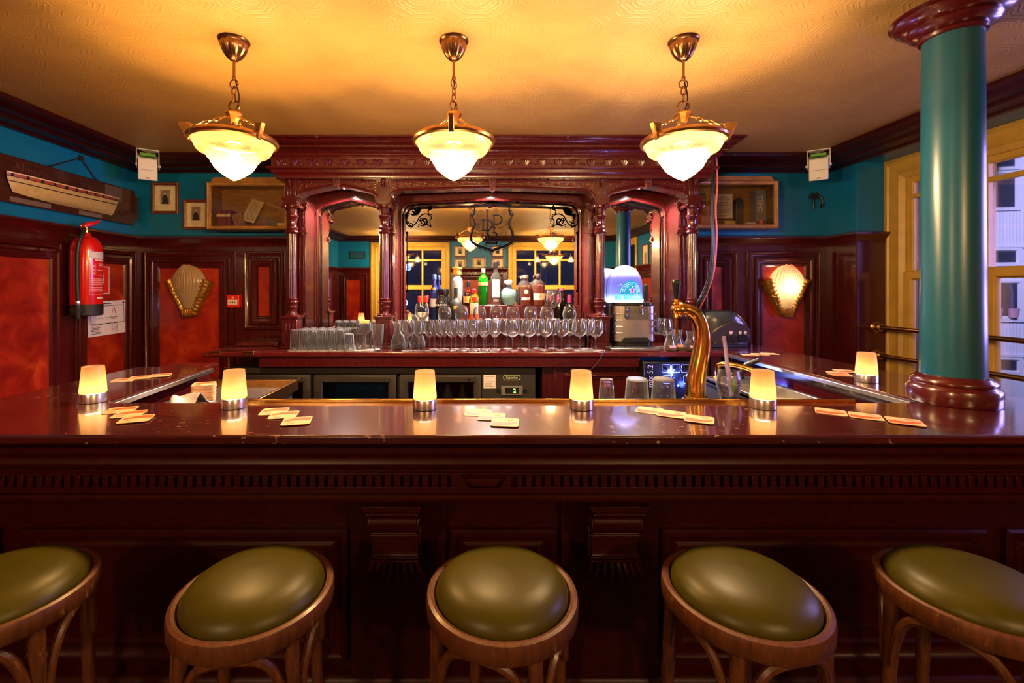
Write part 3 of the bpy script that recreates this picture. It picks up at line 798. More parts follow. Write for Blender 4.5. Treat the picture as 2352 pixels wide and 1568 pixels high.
# thin etched side rods with dots
for px_ in (935, 1326):
    b = MB(); p0, p1 = at(px_, 535, YM), at(px_, 668, YM)
    b.tube([(p0.x, ye, p0.z), (p1.x, ye, p1.z)], .0035, 6)
    for p in (p0, p1): b.lathe([(.012, -.001), (.012, .001)], (p.x, ye, p.z), 12, cap0=True, cap1=True, rot=(PI/2, 0, 0))
    b.build('etched_rod', ETCH, MIRRORS[1])
for px_ in (1000, 1070, 1188, 1258):
    p = at(px_, 464, YM); b = MB(); b.lathe([(.013, -.001), (.013, .001)], (p.x, ye, p.z), 12, cap0=True, cap1=True, rot=(PI/2, 0, 0)); b.build('etched_dot', ETCH, MIRRORS[1])

# fluted columns
def flute(n, d): return lambda a, z: 1 - d*(.5+.5*math.cos(n*a))**1.5
def make_column(first):
    cx = CX[0]; c = (cx, YC, 0)
    b = MB(); b.lathe([(.034, 1.482), (.0335, 1.49), (.0320, 1.95), (.0320, 1.985)], c, 60, flute(14, .13)); col = b.build('column', MAHOGV, bb)
    b = MB(); b.box(cx-.058, cx+.058, YC-.058, YC+.058, 1.125, 1.322); b.box(cx-.072, cx+.072, YC-.072, YC+.072, 1.10, 1.125)
    b.box(cx-.066, cx+.066, YC-.066, YC+.066, 1.125, 1.140); b.box(cx-.064, cx+.064, YC-.064, YC+.064, 1.322, 1.334); b.box(cx-.072, cx+.072, YC-.072, YC+.072, 1.334, 1.348)
    for k in (-1, 0, 1): b.box(cx+k*.026-.005, cx+k*.026+.005, YC-.064, YC-.056, 1.16, 1.29)
    b.build('pedestal', MAHOGV, col, bevel=.003)
    b = MB(); b.lathe([(.052, 1.348), (.052, 1.356), (.036, 1.366), (.032, 1.385), (.040, 1.410), (.044, 1.415), (.044, 1.422), (.036, 1.426), (.038, 1.440), (.044, 1.446), (.047, 1.455), (.044, 1.463), (.038, 1.466), (.041, 1.474), (.041, 1.480), (.034, 1.484)], c, 28)
    b.build('base_turning', MAHOGV, col)
    b = MB(); b.lathe([(.032, 1.98), (.040, 1.985), (.045, 1.996), (.040, 2.008), (.034, 2.012), (.041, 2.022), (.041, 2.030), (.034, 2.036), (.030, 2.055), (.033, 2.085), (.041, 2.108), (.046, 2.114), (.046, 2.124), (.038, 2.130), (.034, 2.145), (.036, 2.165), (.034, 2.180)], c, 28)
    b.build('neck_turning', MAHOGV, col)
    b = MB(); b.box(cx-.048, cx+.048, YC-.044, YC+.044, 2.205, 2.222); b.box(cx-.054, cx+.054, YC-.054, YC+.054, 2.222, 2.236); b.box(cx-.060, cx+.060, YC-.060, YC+.060, 2.236, 2.262)
    b.lathe([(.034, 2.175), (.042, 2.186), (.044, 2.20), (.040, 2.207)], c, 24)
    for s in (-1, 1):
        for yy in (YC-.046, YC+.046):
            b.tube([(cx+s*x, yy, z) for x, z in spiral(.047, 2.196, .002, .022, 1.8, 1.2, 24)], [.003+.0025*k/24 for k in range(25)], 6)
        b.lathe([(.019, -.044), (.016, -.02), (.014, 0), (.016, .02), (.019, .044)], (cx+s*.047, YC, 2.196), 14, cap0=True, cap1=True, rot=(PI/2, 0, 0))
    b.build('ionic_capital', MAHOG, col, bevel=.0015)
    b = MB(); b.box(cx-.040, cx+.040, YC-.040, YC+.10, 2.262, 2.400)
    for k in (-1, 0, 1): b.box(cx+k*.020-.004, cx+k*.020+.004, YC-.045, YC-.038, 2.275, 2.37)
    b.box(cx-.055, cx+.055, YC-.055, YC+.02, 2.385, 2.395); b.box(cx-.066, cx+.066, YC-.085, YC+.02, 2.395, 2.425)
    b.lathe([(.003, 2.335), (.010, 2.345), (.013, 2.352), (.008, 2.358), (.014, 2.368), (.017, 2.378), (.012, 2.386), (.02, 2.392)], (cx, YC-.062, 0), 12)
    b.build('upper_block', MAHOGV, col, bevel=.002)
    return col
col0 = make_column(True)
for cx in CX[1:]:
    c = copy_tree(col0, bb); c.location = Vector(col0.location) + Vector((cx-CX[0], 0, 0))

# small spotlights in the arch soffits
SPOTM = glow('spot_glow', (1, .86, .72), 60)
for i, (xl, xr, zs, zsh, za, r) in enumerate(mir):
    xm = (xl+xr)/2
    t = thing('arch_spotlight', ['small bright spotlight under the arch beside the model boat wall', 'small bright spotlight above the crest in the middle arch', 'small bright spotlight under the arch above the glowing beer dispenser'][i], 'spotlight', (xm, 3.64, 2.365))
    b = MB(); b.lathe([(.022, 2.402), (.030, 2.398), (.030, 2.372), (.022, 2.366), (.019, 2.37), (.017, 2.385)], (xm, 3.64, 0), 16); b.build('housing', CHROME, t)
    b = MB(); b.lathe([(.001, 2.368), (.012, 2.371), (.018, 2.376)], (xm, 3.64, 0), 14, cap0=True); b.build('lamp', SPOTM, t)
    light('arch_spot_light', 'SPOT', (xm, 3.64, 2.355), [55, 230, 55][i], (1.0, .80, .70), (R(4), 0, 0), .015, spot_size=R(150), spot_blend=.5)

# stepped bottle riser
b = MB(); b.prism([(3.50, 1.10), (3.50, 1.21), (3.63, 1.21), (3.63, 1.308), (3.715, 1.308), (3.715, 1.420), (3.775, 1.420), (3.775, 1.10)], -.52, .83, 'x')
tag(b.build('bottle_riser', MAHOG, bevel=.004), 'stepped mahogany riser holding the spirit bottles before the middle mirror', 'shelf')

# ---------------------------------------------------------------- pendant lamps over the bar
def link_chain(b, p0, p1, n, L, w, r):
    """oval links from p0 to p1, alternate ones turned a quarter"""
    p0, p1 = Vector(p0), Vector(p1); d = (p1-p0); q = d.to_track_quat('Z', 'Y'); step = d.length/n
    for k in range(n):
        c = p0 + d*((k+.5)/n); Q = q @ Euler((0, 0, (k % 2)*PI/2)).to_quaternion()
        h = step*.5+r*1.1
        pts = []
        for a in range(14):
            t = 2*PI*a/14
            pts.append(c + Q @ Vector((w*math.cos(t)*(1 if abs(math.cos(t)) < .6 else .95), 0, (h-w*.9)*(1 if math.sin(t) > 0 else -1)*(abs(math.sin(t)) > .3)+w*.9*math.sin(t))))
        b.tube(pts, r, 5, closed=True)

def ribs(n, d): return lambda a, z: 1 + d*math.cos(n*a)
def bowl_shade(b, rib=40, d=.012):
    prof = [(.164, -.448), (.161, -.456), (.156, -.476), (.148, -.494), (.138, -.504), (.119, -.511), (.108, -.519), (.103, -.531), (.095, -.537), (.091, -.549), (.085, -.556), (.079, -.569), (.071, -.578), (.059, -.588), (.045, -.600), (.024, -.614), (.001, -.626)]
    b.lathe(prof, (0, 0, 0), rib*3, ribs(rib, d))

def make_pendant(arms=False):
    t = thing('pendant_lamp' if not arms else 'chandelier', 'x', 'lamp')
    b = MB(); b.lathe([(.001, 0), (.062, 0), (.066, -.005), (.063, -.010), (.056, -.015), (.054, -.025)], n=36, rfun=lambda a, z: 1)
    b.lathe([(.054, -.014), (.056, -.025), (.049, -.044), (.041, -.060), (.032, -.074), (.020, -.086), (.010, -.092), (.001, -.094)], n=60, rfun=ribs(15, .045))
    b.build('ceiling_rose', BRONZE, t)
    b = MB(); b.lathe([(.006, -.088), (.006, -.160), (.009, -.163), (.009, -.172), (.005, -.176)], n=12); b.build('rod', BRONZE, t)
    b = MB()
    b.tube([(.019*math.cos(a*PI/8), 0, -.194+.019*math.sin(a*PI/8)) for a in range(16)], .0032, 6, closed=True)
    link_chain(b, (0, 0, -.208), (0, 0, -.272), 2, .03, .010, .0028)
    b.tube([(.024*math.cos(a*PI/8), 0, -.292+.024*math.sin(a*PI/8)) for a in range(16)], .0038, 6, closed=True)
    b.build('chain', BRONZE, t)
    b = MB(); b.tube(catmull([(.002, .004, -.165), (.010, .004, -.20), (.020, .006, -.245), (.016, .005, -.285), (.002, .003, -.325)], 5), .0032, 6); b.build('flex', BLACK, t)
    b = MB(); b.lathe([(.004, -.315), (.034, -.322), (.037, -.328), (.033, -.334), (.024, -.352), (.017, -.368), (.008, -.374)], n=8); b.build('cup', OLDBRASS, t, smooth=20)
    b = MB(); b.lathe([(.0085, -.370), (.0085, -.404), (.018, -.410), (.027, -.420), (.030, -.436), (.030, -.470), (.022, -.480), (.018, -.496)], n=24); b.build('lamp_holder', OLDBRASS, t)
    b = MB(); b.lathe([(.160, -.436), (.172, -.434), (.181, -.440), (.184, -.449), (.180, -.458), (.170, -.462), (.164, -.458), (.160, -.446), (.160, -.436)], n=64); b.build('rim', OLDBRASS, t)
    b = MB(); b.lathe([(.001, -.458), (.040, -.460), (.044, -.463), (.040, -.466), (.001, -.466)], n=32); b.build('uplight_blocker', OLDBRASS, t)  # added disc, holds back part of the bulb's light toward the ceiling
    for k in range(3):
        a = R(95+120*k); M = Matrix.Rotation(a, 4, 'Z')
        b = MB(M); b.prism([(.160, -.400), (.172, -.398), (.212, -.404), (.206, -.418), (.188, -.455), (.180, -.470), (.170, -.470), (.164, -.44)], -.011, .011, 'y')
        b.build('bracket', OLDBRASS, t, bevel=.003)
        b = MB(M); link_chain(b, (.030, 0, -.344), (.166, 0, -.412), 6, .03, .0062, .0017); b.build('suspension_chain', BRASS, t)
    b = MB(); bowl_shade(b); b.build('glass_shade', LAMPGLASS, t, smooth=60)
    b = MB(); b.lathe([(.001, -.564), (.014, -.561), (.027, -.546), (.031, -.528), (.027, -.512), (.016, -.500), (.013, -.490)], n=20); b.build('bulb', BULB, t)
    if arms:
        for s in (-1, 1):
            b = MB(); b.tube(catmull([(s*.17, 0, -.455), (s*.20, 0, -.40), (s*.25, 0, -.395), (s*.31, 0, -.40), (s*.335, 0, -.425), (s*.335, 0, -.455)], 6), .006, 8)
            b.tube([(s*x, 0, z) for x, z in spiral(.235, -.425, .004, .026, 1.3, 1.5)], .004, 6); b.build('arm', OLDBRASS, t)
            b = MB(); b.lathe([(.012, -.452), (.030, -.456), (.036, -.475), (.042, -.515), (.052, -.548), (.064, -.562)], (s*.335, 0, 0), 32); sh = b.build('bell_shade', LAMPGLASS, t)
            b = MB(); b.ball((s*.335, 0, -.515), .022, 12, 8); b.build('bulb', BULB, sh)
    return t
PL = ['left', 'middle', 'right']
LAMPX = [-1.092, -.112, .912]
p0 = make_pendant()
labels = ['glass bowl pendant lamp hanging before the left display case', 'glass bowl pendant lamp hanging before the middle arch', 'glass bowl pendant lamp hanging before the arch over the beer dispenser']
labels = ['lit glass bowl pendant lamp hanging nearest the model boat', 'lit glass bowl pendant lamp, middle one of the three over the bar', 'lit glass bowl pendant lamp hanging nearest the teal pillar']
LAMPS = []
for i, x in enumerate(LAMPX):
    o = p0 if i == 0 else dup(p0, (0, 0, 0))
    o.location = (x, 2.0, ZC); o.rotation_euler = (0, 0, R([-5, 55, -5][i])); o['label'] = labels[i]; o['group'] = 'pendant lamps over the bar'
    light('pendant_bulb_light', 'POINT', (x, 2.0, ZC-.53), [54, 58, 60][i], [(1, .62, .24), (1, .66, .31), (1, .72, .42)][i], size=.06)
ch = make_pendant(arms=True)
for i, x in enumerate((-1.55, 1.49)):
    o = ch if i == 0 else dup(ch, (0, 0, 0))
    o.location = (x, -1.2, ZC+.06-.06); o['group'] = 'chandeliers behind the viewer, seen in the mirror'
    o['label'] = ['chandelier with two bell shades, mirrored at the left edge of the middle mirror', 'chandelier with two bell shades, mirrored beside the right corner flourish'][i]
    light('chandelier_bulb_light', 'POINT', (x, -1.2, ZC-.53), 140, WARM, size=.045)
    for s in (-1, 1): light('chandelier_bell_light', 'POINT', (x+s*.335, -1.2, ZC-.53), 3, WARM, size=.025)

# ---------------------------------------------------------------- bar stools
def make_stool():
    t = thing('bar_stool', 'x', 'bar stool')
    b = MB(); b.lathe([(.001, .848), (.05, .8465), (.10, .841), (.135, .832), (.158, .818), (.170, .802), (.172, .790), (.168, .778), (.14, .772), (.001, .772)], n=64)
    b.build('seat_cushion', OLIVE, t)
    b = MB(); b.lathe([(.170, .748), (.191, .748), (.196, .754), (.197, .785), (.194, .794), (.186, .797), (.177, .794), (.174, .785), (.170, .78)], n=64); b.lathe([(.172, .760), (.001, .760)], n=48)
    b.build('seat_ring', OAK, t)
    for k in range(4):
        a = PI/4+k*PI/2; c, s = math.cos(a), math.sin(a)
        MB().tube([(.172*c, .172*s, .755), (.176*c, .176*s, .6), (.190*c, .190*s, .3), (.215*c, .215*s, .0)], [.0175, .017, .016, .014], 10).build('leg', OAK, t)
    for k in range(4):                                                      # bent braces between neighbouring legs
        a0 = PI/4+k*PI/2; a1 = a0+PI/2; am = (a0+a1)/2
        pts = [(.182*math.cos(a0+.10), .182*math.sin(a0+.10), .575), (.178*math.cos(a0+.16), .178*math.sin(a0+.16), .655), (.172*math.cos(a0+.36), .172*math.sin(a0+.36), .722), (.168*math.cos(am), .168*math.sin(am), .742),
               (.172*math.cos(a1-.36), .172*math.sin(a1-.36), .722), (.178*math.cos(a1-.16), .178*math.sin(a1-.16), .655), (.182*math.cos(a1-.10), .182*math.sin(a1-.10), .575)]
        MB().tube(catmull(pts, 6), .0115, 8).build('bent_brace', OAK, t)
    MB().tube([(.198*math.cos(2*PI*k/40), .198*math.sin(2*PI*k/40), .27) for k in range(40)], .012, 8, closed=True).build('foot_ring', OAK, t)
    return t
s0 = make_stool()
SP_ = [(-1.20, 1.135, 20), (-.565, 1.135, 8), (.058, 1.135, -22), (.665, 1.135, 12), (1.245, 1.135, 30)]
sl = ['bentwood bar stool with olive leather seat, cut off at the far left of the row', 'bentwood bar stool with olive leather seat, second from the left of the row', 'olive seated bentwood bar stool between the two carved brackets', 'olive seated bentwood bar stool standing between the right carved bracket and the pillar stool', 'bentwood bar stool with olive leather seat below the teal pillar, last of the row']
for i, (x, y, a) in enumerate(SP_):
    o = s0 if i == 0 else dup(s0, (0, 0, 0))
    o.location = (x, y, 0); o.rotation_euler = (0, 0, R(a)); o.scale = (.965, .965, 1); o['label'] = sl[i]; o['group'] = 'bar stools along the bar front'

# ---------------------------------------------------------------- table lamps
def make_tlamp():
    t = thing('table_lamp', 'x', 'lamp')
    b = MB(); b.lathe([(.001, 0), (.043, 0), (.045, .002), (.045, .036), (.044, .038), (.001, .038)], n=40); b.build('base', STEEL, t)
    b = MB(); b.lathe([(.0435, .039), (.0445, .042), (.0405, .095), (.0365, .143), (.0350, .1435), (.0345, .141), (.039, .095), (.042, .045), (.0415, .0395)], n=40); b.build('shade', TABLEGLASS, t)
    b = MB(); b.lathe([(.026, .039), (.026, .044), (.020, .052), (.012, .056), (.001, .057)], n=16); b.build('light_source', glow('table_lamp_glow', (1, .84, .6), 18), t)
    return t
tl0 = make_tlamp()
TL = [(214, 1.80), (538, 1.715), (976, 1.70), (1335, 1.70), (1752, 1.71), (1990, 2.19)]
TLL = ['small glowing table lamp at the corner below the fire extinguisher', 'small glowing table lamp beside the stack of beer mats', 'small glowing table lamp in front of the fridge, middle of the bar', 'small glowing table lamp beside the upturned shot glass', 'small glowing table lamp on the front bar before the sink', 'small glowing table lamp on the bar arm next to the pillar']
for i, (px, Y) in enumerate(TL):
    o = tl0 if i == 0 else dup(tl0, (0, 0, 0))
    x = (px-1100)*Y/FPX
    o.location = (x, Y, ZT); o.rotation_euler = (0, 0, .3*i); o['label'] = TLL[i]; o['group'] = 'table lamps on the bar'
    light('table_lamp_light', 'POINT', (x, Y, ZT+.060), .33, (1, .86, .68), size=.012)

# ---------------------------------------------------------------- beer mats
def make_mat():
    t = thing('beer_mat', 'x', 'beer mat')
    b = MB(); b.prism(rrect(0, 0, .093, .093, .012), 0, .0014, 'z'); b.build('card', BOARD, t)
    b = MB(); pts = [(-.043, -.006), (-.018, .004), (.010, .006), (.0430, -.002), (.0430, .032), (.02, .039), (-.012, .034), (-.036, .016)]
    b.prism(pts, .00135, .0017, 'z'); b.build('printed_swoosh', ORANGEI, t)
    b = MB(); b.tube([(-.018+.011*math.cos(2*PI*k/16), -.026+.011*math.sin(2*PI*k/16), .0015) for k in range(16)], .0009, 4, closed=True)
    b.box(-.024, -.012, -.0275, -.0245, .0013, .0017); b.build('printed_mark', GREYINK, t)
    return t
m0 = make_mat(); first = [True]
def mats(cs, where, step=.0016):
    n = len(cs)
    for i, (px, py, a) in enumerate(cs):
        z = ZT + step*i
        Y = (EYE-z)*FPX/(py-665); x = (px-1100)*Y/FPX
        lab = 'cream beer mat, ' + ['rearmost', 'middle', 'nearest'][i] + ' of the three ' + where
        if first[0]: o = m0; first[0] = False
        else: o = dup(m0, (0, 0, 0))
        o.location = (x, Y, z+.0003); o.rotation_euler = (0, 0, R(a)); o['label'] = lab; o['group'] = 'beer mats on the bar'
mats([(277, 942, 20), (297, 951, 20), (313, 962, 22)], 'before the corner table lamp')
mats([(630, 945, 12), (652, 953, 12), (682, 967, 14)], 'right of the second table lamp')
mats([(1098, 948, 170), (1130, 957, 172), (1160, 970, 174)], 'in the middle of the bar')
mats([(1492, 943, 150), (1542, 951, 150), (1606, 963, 152)], 'before the brass beer tap')
mats([(1908, 946, 145), (1988, 956, 146), (2078, 968, 148)], 'beside the pillar foot')
mats([(283, 873, 25), (322, 867, 25), (368, 862, 25)], 'on the arm below the evacuation plan')
mats([(1930, 860, 160), (1924, 857, 150), (1940, 852, 160)], 'behind the lamp by the pillar')
mats([(1722, 815, 170), (1746, 813.5, 170), (1768, 812.5, 170)], 'at the far end of the bar arm')
# pile of mats on the drainer
WZ = 1.03
px = at(474, 0, 2.12).x
for k in range(22):
    o = dup(m0, (px+random.uniform(-.0015, .0015), 2.10+random.uniform(-.0015, .0015), WZ+.0015+k*.0036), R(24)+random.uniform(-.05, .05))
    o.scale = (1, 1, 2.2)
    o['group'] = 'pile of beer mats on the drainer'; o['label'] = 'cream beer mat in the tall pile on the drainer' if k < 21 else 'cream beer mat on top of the tall pile on the drainer'

# ---------------------------------------------------------------- pillar and brass rails
t = thing('pillar', 'round teal pillar with dark red turned foot standing on the bar end', 'pillar', (1.90, 1.80, ZT)); t['kind'] = 'thing'
b = MB(); b.lathe([(.001, ZT+.001), (.136, ZT+.001), (.138, ZT+.006), (.138, ZT+.058), (.135, ZT+.064), (.128, ZT+.070), (.124, ZT+.074), (.127, ZT+.082), (.124, ZT+.092), (.114, ZT+.100), (.108, ZT+.106), (.098, ZT+.110)], (1.90, 1.80, 0), 64); b.build('foot', MAHOG, t)
b = MB(); b.lathe([(.097, ZT+.105), (.094, 1.6), (.090, 2.57)], (1.90, 1.80, 0), 64); b.build('shaft', PILLAR_TEAL, t)
b = MB(); b.lathe([(.090, 2.555), (.100, 2.558), (.106, 2.568), (.100, 2.578), (.110, 2.582), (.130, 2.590), (.140, 2.602), (.134, 2.612), (.150, 2.618), (.172, 2.630), (.182, 2.642), (.178, 2.650), (.192, 2.654), (.192, 2.6595)], (1.90, 1.80, 0), 64); b.build('capital', MAHOG, t)
for i, (z, lab) in enumerate(((1.248, 'upper brass rail across the side window behind the pillar'), (1.025, 'lower brass rail across the side window behind the pillar'))):
    t = thing('window_rail', lab, 'rail', (3.205, 2.4, z), group='brass rails across the side window')
    b = MB(); b.tube([(3.205, 3.60, z), (3.205, 1.2, z)], .017, 14); b.build('bar', RAILBRASS, t)
    b = MB(); b.lathe([(.001, -.024), (.044, -.024), (.046, -.018), (.040, -.010), (.030, -.004), (.028, .006), (.033, .010), (.033, .024), (.026, .030), (.018, .034)], (3.205, 3.60, z), 20, rot=(PI/2, 0, 0)); b.build('wall_flange', RAILBRASS, t)
    b = MB(); b.lathe([(.001, -.024), (.044, -.024), (.046, -.018), (.040, -.010), (.030, -.004), (.018, .034)], (3.205, 1.216, z), 20, rot=(-PI/2, 0, 0)); b.build('wall_flange', RAILBRASS, t)

# ---------------------------------------------------------------- beer tap
tx, ty = .885, 1.90
t = thing('beer_tap', 'tall brass swan neck beer tap with black handle rising behind the bar', 'beer tap', (tx, ty, ZT-.03))
k_ = ty/FPX
def TP(px, py, dy=0): p = at(px, py, ty); return (p.x, ty+dy, p.z)
b = MB(); pts = catmull([TP(1598, 938), TP(1597, 895), TP(1601, 855), TP(1609, 815), TP(1613, 778), TP(1609, 745), TP(1598, 722), TP(1582, 712), TP(1566, 710)], 6)
m = len(pts); b.tube(pts, [.0415-.0105*min(1, i/(m*.55))-.008*max(0, (i/m-.55)/.45) for i in range(m)], 24); b.build('swan_neck', BRASS, t)
b = MB(); b.lathe([(.001, 0), (.060, 0), (.060, .010), (.050, .014), (.045, .03), (.040, .032)], (tx+.035, ty, ZT-.03), 28); b.build('foot', BRASS, t)
p = Vector(TP(1553, 711))
b = MB(); b.lathe([(.010, -.030), (.030, -.028), (.033, -.022), (.033, -.012), (.027, -.008), (.026, .006)], TP(1570, 710), 20, rot=(0, PI/2, 0)); b.build('collar', BRASS, t)
b = MB(); b.ball(p, (.022, .022, .024), 16, 12); b.lathe([(.010, .018), (.014, .024), (.012, .032), (.015, .038), (.010, .044)], p, 14); b.lathe([(.012, -.02), (.013, -.03), (.008, -.036)], p, 14); b.build('faucet_body', BRASS, t)
b = MB(); b.lathe([(.0062, -.030), (.0062, -.100), (.005, -.104), (.001, -.104)], p, 12); b.build('spout', BRASS, t)
b = MB(); b.lathe([(.001, .042), (.009, .042), (.010, .055), (.014, .085), (.018, .112), (.018, .122), (.014, .128), (.001, .130)], p, 20); b.build('handle', BLACK, t, label='glossy black handle')

# ---------------------------------------------------------------- behind the bar: drainers, sink, fridge, mixer
def bench(name, lab, cat, x0, x1, y0, y1, z, holes=False):
    t = thing(name, lab, cat, ((x0+x1)/2, (y0+y1)/2, 0))
    b = MB(); b.box(x0, x1, y0, y1, z-.02, z); b.build('sheet_top', STEELD, t, bevel=.003)
    b = MB(); b.box(x0+.02, x1-.02, y0+.02, y1-.02, 0, z-.02); b.build('cabinet', BLACKM, t)
    return t
t = bench('drainer', 'steel drainer with raised rim inside the bar arm, under the pile of mats', 'drainer', -1.46, -.98, 1.83, 2.42, WZ)
b = MB(); b.box(-.99, -.975, 1.83, 2.42, WZ-.02, WZ+.035); b.box(-1.46, -.975, 2.41, 2.425, WZ-.02, WZ+.035); b.build('rim', OLDBRASS, t, bevel=.002)
b = MB()
for i in range(9):
    for j in range(7): b.lathe([(.001, WZ+.0006), (.006, WZ+.0006)], (-1.20+.024*i+(.012 if j % 2 else 0), 1.90+.045*j, 0), 8)
b.build('drain_holes', BLACKM, t)
bench('drip_drainer', 'steel drip drainer behind the brass edge, under the tumblers and the beer tap', 'drainer', .22, 1.16, 1.81, 1.96, ZT-.05)
t = thing('sink_unit', 'stainless sink unit with a deep basin inside the bar arm near the pillar', 'sink', (1.57, 2.4, 0))
zs = 1.0
b = MB(); b.box(1.40, 1.74, 1.86, 2.06, zs-.02, zs); b.box(1.40, 1.74, 2.62, 2.86, zs-.02, zs); b.box(1.40, 1.44, 2.06, 2.62, zs-.02, zs); b.box(1.71, 1.74, 2.06, 2.62, zs-.02, zs); b.box(1.40, 1.412, 1.86, 2.86, zs-.03, zs+.012)
b.build('sheet_top', STEELD, t, bevel=.003)
b = MB(); rs = [[(x, y, z) for x, y in rrect(1.575, 2.34, .27-i_, .56-i_, .10, 6)] for z, i_ in ((zs, -.012), (zs-.004, 0), (zs-.12, .02), (zs-.16, .08))]; b.rings(rs, True, False, True); b.build('basin', STEEL, t)
b = MB(); b.box(1.42, 1.73, 1.88, 2.05, 0, zs-.02); b.box(1.42, 1.73, 2.64, 2.84, 0, zs-.02); b.box(1.42, 1.73, 2.04, 2.65, 0, .70); b.build('cabinet', BLACKM, t)
t = thing('faucet', 'brass faucet with a downturned spout behind the sink', 'faucet', (1.47, 2.76, zs))
b = MB(); b.tube(catmull([(1.47, 2.76, zs), (1.47, 2.76, zs+.07), (1.48, 2.74, zs+.095), (1.53, 2.68, zs+.10), (1.58, 2.60, zs+.085), (1.60, 2.57, zs+.05)], 5), .014, 12); b.lathe([(.03, zs), (.028, zs+.012), (.02, zs+.02)], (1.47, 2.76, 0), 18, cap0=True, cap1=True); b.build('spout', BRASS, t)
b = MB(); b.tube([(1.62, 2.78, zs+.02), (1.65, 2.76, zs+.09), (1.70, 2.72, zs+.125)], [.016, .020, .013], 10); b.lathe([(.024, zs), (.022, zs+.02), (.014, zs+.03)], (1.62, 2.78, 0), 16, cap0=True, cap1=True); b.build('lever', BLACK, t)
t = thing('strainer', 'small round steel strainer on the rim under the bar arm', 'strainer', (1.68, 2.68, zs+.001))
MB().tube([(1.68+.042*math.cos(2*PI*k/24), 2.68+.042*math.sin(2*PI*k/24), zs+.012) for k in range(24)], .004, 6, closed=True).build('ring', CHROME, t)
b = MB(); b.lathe([(.001, zs+.001), (.03, zs+.003), (.041, zs+.012)], (1.68, 2.68, 0), 20); b.build('mesh', STEELD, t)

# cloth on the drainer
b = MB(); n, m_ = 22, 12; rs = []
for i in range(n):
    u = i/(n-1)
    rs.append([(-1.395+.16*u+.02*math.sin(5*u+3*(j/(m_-1))), 1.90+.17*(j/(m_-1))+.02*math.sin(7*u+j*.5), WZ+.004+.036*(math.sin(PI*u)**.7)*(math.sin(PI*j/(m_-1))**.6)*(1+.35*math.sin(9*u+j*1.1))+.02*max(0, math.sin(3*PI*u+.7*j))*math.sin(PI*j/(m_-1)) + (.045*max(0, u-.6)/.4*math.exp(-((j-5.5)/2.2)**2))) for j in range(m_)])
b.rings(rs, False)
o = b.build('bar_cloth', CLOTHM, smooth=70); md = o.modifiers.new('thick', 'SOLIDIFY'); md.thickness = .004; md.offset = 1
sb = o.modifiers.new('soft', 'SUBSURF'); sb.levels = sb.render_levels = 1
tag(o, 'crumpled pale lilac bar cloth lying on the drainer', 'cloth')

# fridge
t = thing('bottle_fridge', 'dark under-counter bottle fridge with glass doors and a green display', 'fridge', (-.7, 3.5, 0))
YF = 3.34
b = MB(); b.box(-1.90, .42, YF+.02, 3.84, .06, .12); b.box(-1.90, .42, 3.80, 3.84, .12, .93); b.box(-1.90, .42, YF+.02, 3.84, .90, .965); b.box(-1.90, -1.86, YF+.02, 3.84, .1, .93)
for x in (-1.235, -.60): b.box(x-.012, x+.012, YF+.02, 3.84, .1, .93)
b.box(.02, .42, YF, 3.84, .08, .93); b.box(-1.90, .42, YF-.005, YF+.03, .925, .968); b.box(-1.90, .42, YF+.02, 3.8, 0, .06)
b.build('cabinet', FRIDGE, t, bevel=.003)
FG = glass('fridge_door_glass', (.55, .55, .58), edge=.7)
for x0, x1 in ((-1.86, -1.25), (-1.22, -.615), (-.585, .015)):
    b = MB(); b.frame(x0, x1, .12, .918, [(0, -.012), (0, .018), (.012, .022), (.05, .022), (.06, .010), (.06, -.012)], YF)
    d = b.build('door', FRIDGE, t)
    MB().box(x0+.055, x1-.055, YF-.003, YF+.004, .175, .862).build('pane', FG, d, smooth=0)
    b = MB(); b.box(x0+.18, x1-.18+.14, YF-.034, YF-.022, .868, .910); b.build('handle', FRIDGE, d, bevel=.004)
    b = MB(); b.lathe([(.001, -.006), (.010, -.006), (.012, 0)], (x1-.085, YF-.034, .889), 14, rot=(PI/2, 0, 0)); b.lathe([(.001, .006), (.010, .006), (.012, 0)], (x1-.085, YF-.034, .889), 14, rot=(PI/2, 0, 0)); b.build('lock', CHROME, d)
LEDG = glow('green_display_digit', (.25, 1, .10), 3)
b = MB(); b.box(.165, .325, YF-.012, YF, .765, .835); b.build('display_bezel', plain('grey_bezel', (.16, .15, .13), .4), t, bevel=.004)
MB().box(.195, .295, YF-.0135, YF-.011, .778, .822).build('display', BLACK, t)
text('2', .042, face_y((.265, YF-.0142, .80)), LEDG, t, 'display_digit')
b = MB()
for x in (.145, .345): b.lathe([(.001, -.010), (.014, -.010), (.014, .001)], (x, YF, .80), 12, rot=(PI/2, 0, 0)); b.lathe([(.001, .010), (.014, .010), (.014, .001)], (x, YF, .80), 12, rot=(PI/2, 0, 0))
b.build('knob', BLACK, t)
text('Gamko', .030, face_y((.245, YF-.001, .895)), plain('pale_green_print', (.62, .72, .40), .5), t)
b = MB(); pts = rrect(.245, .895, .125, .036, .017, 5); b.tube([(x, YF-.001, z) for x, z in pts], .0018, 5, closed=True); b.build('lettering_outline', plain('pale_green_line', (.62, .72, .40), .5), t)
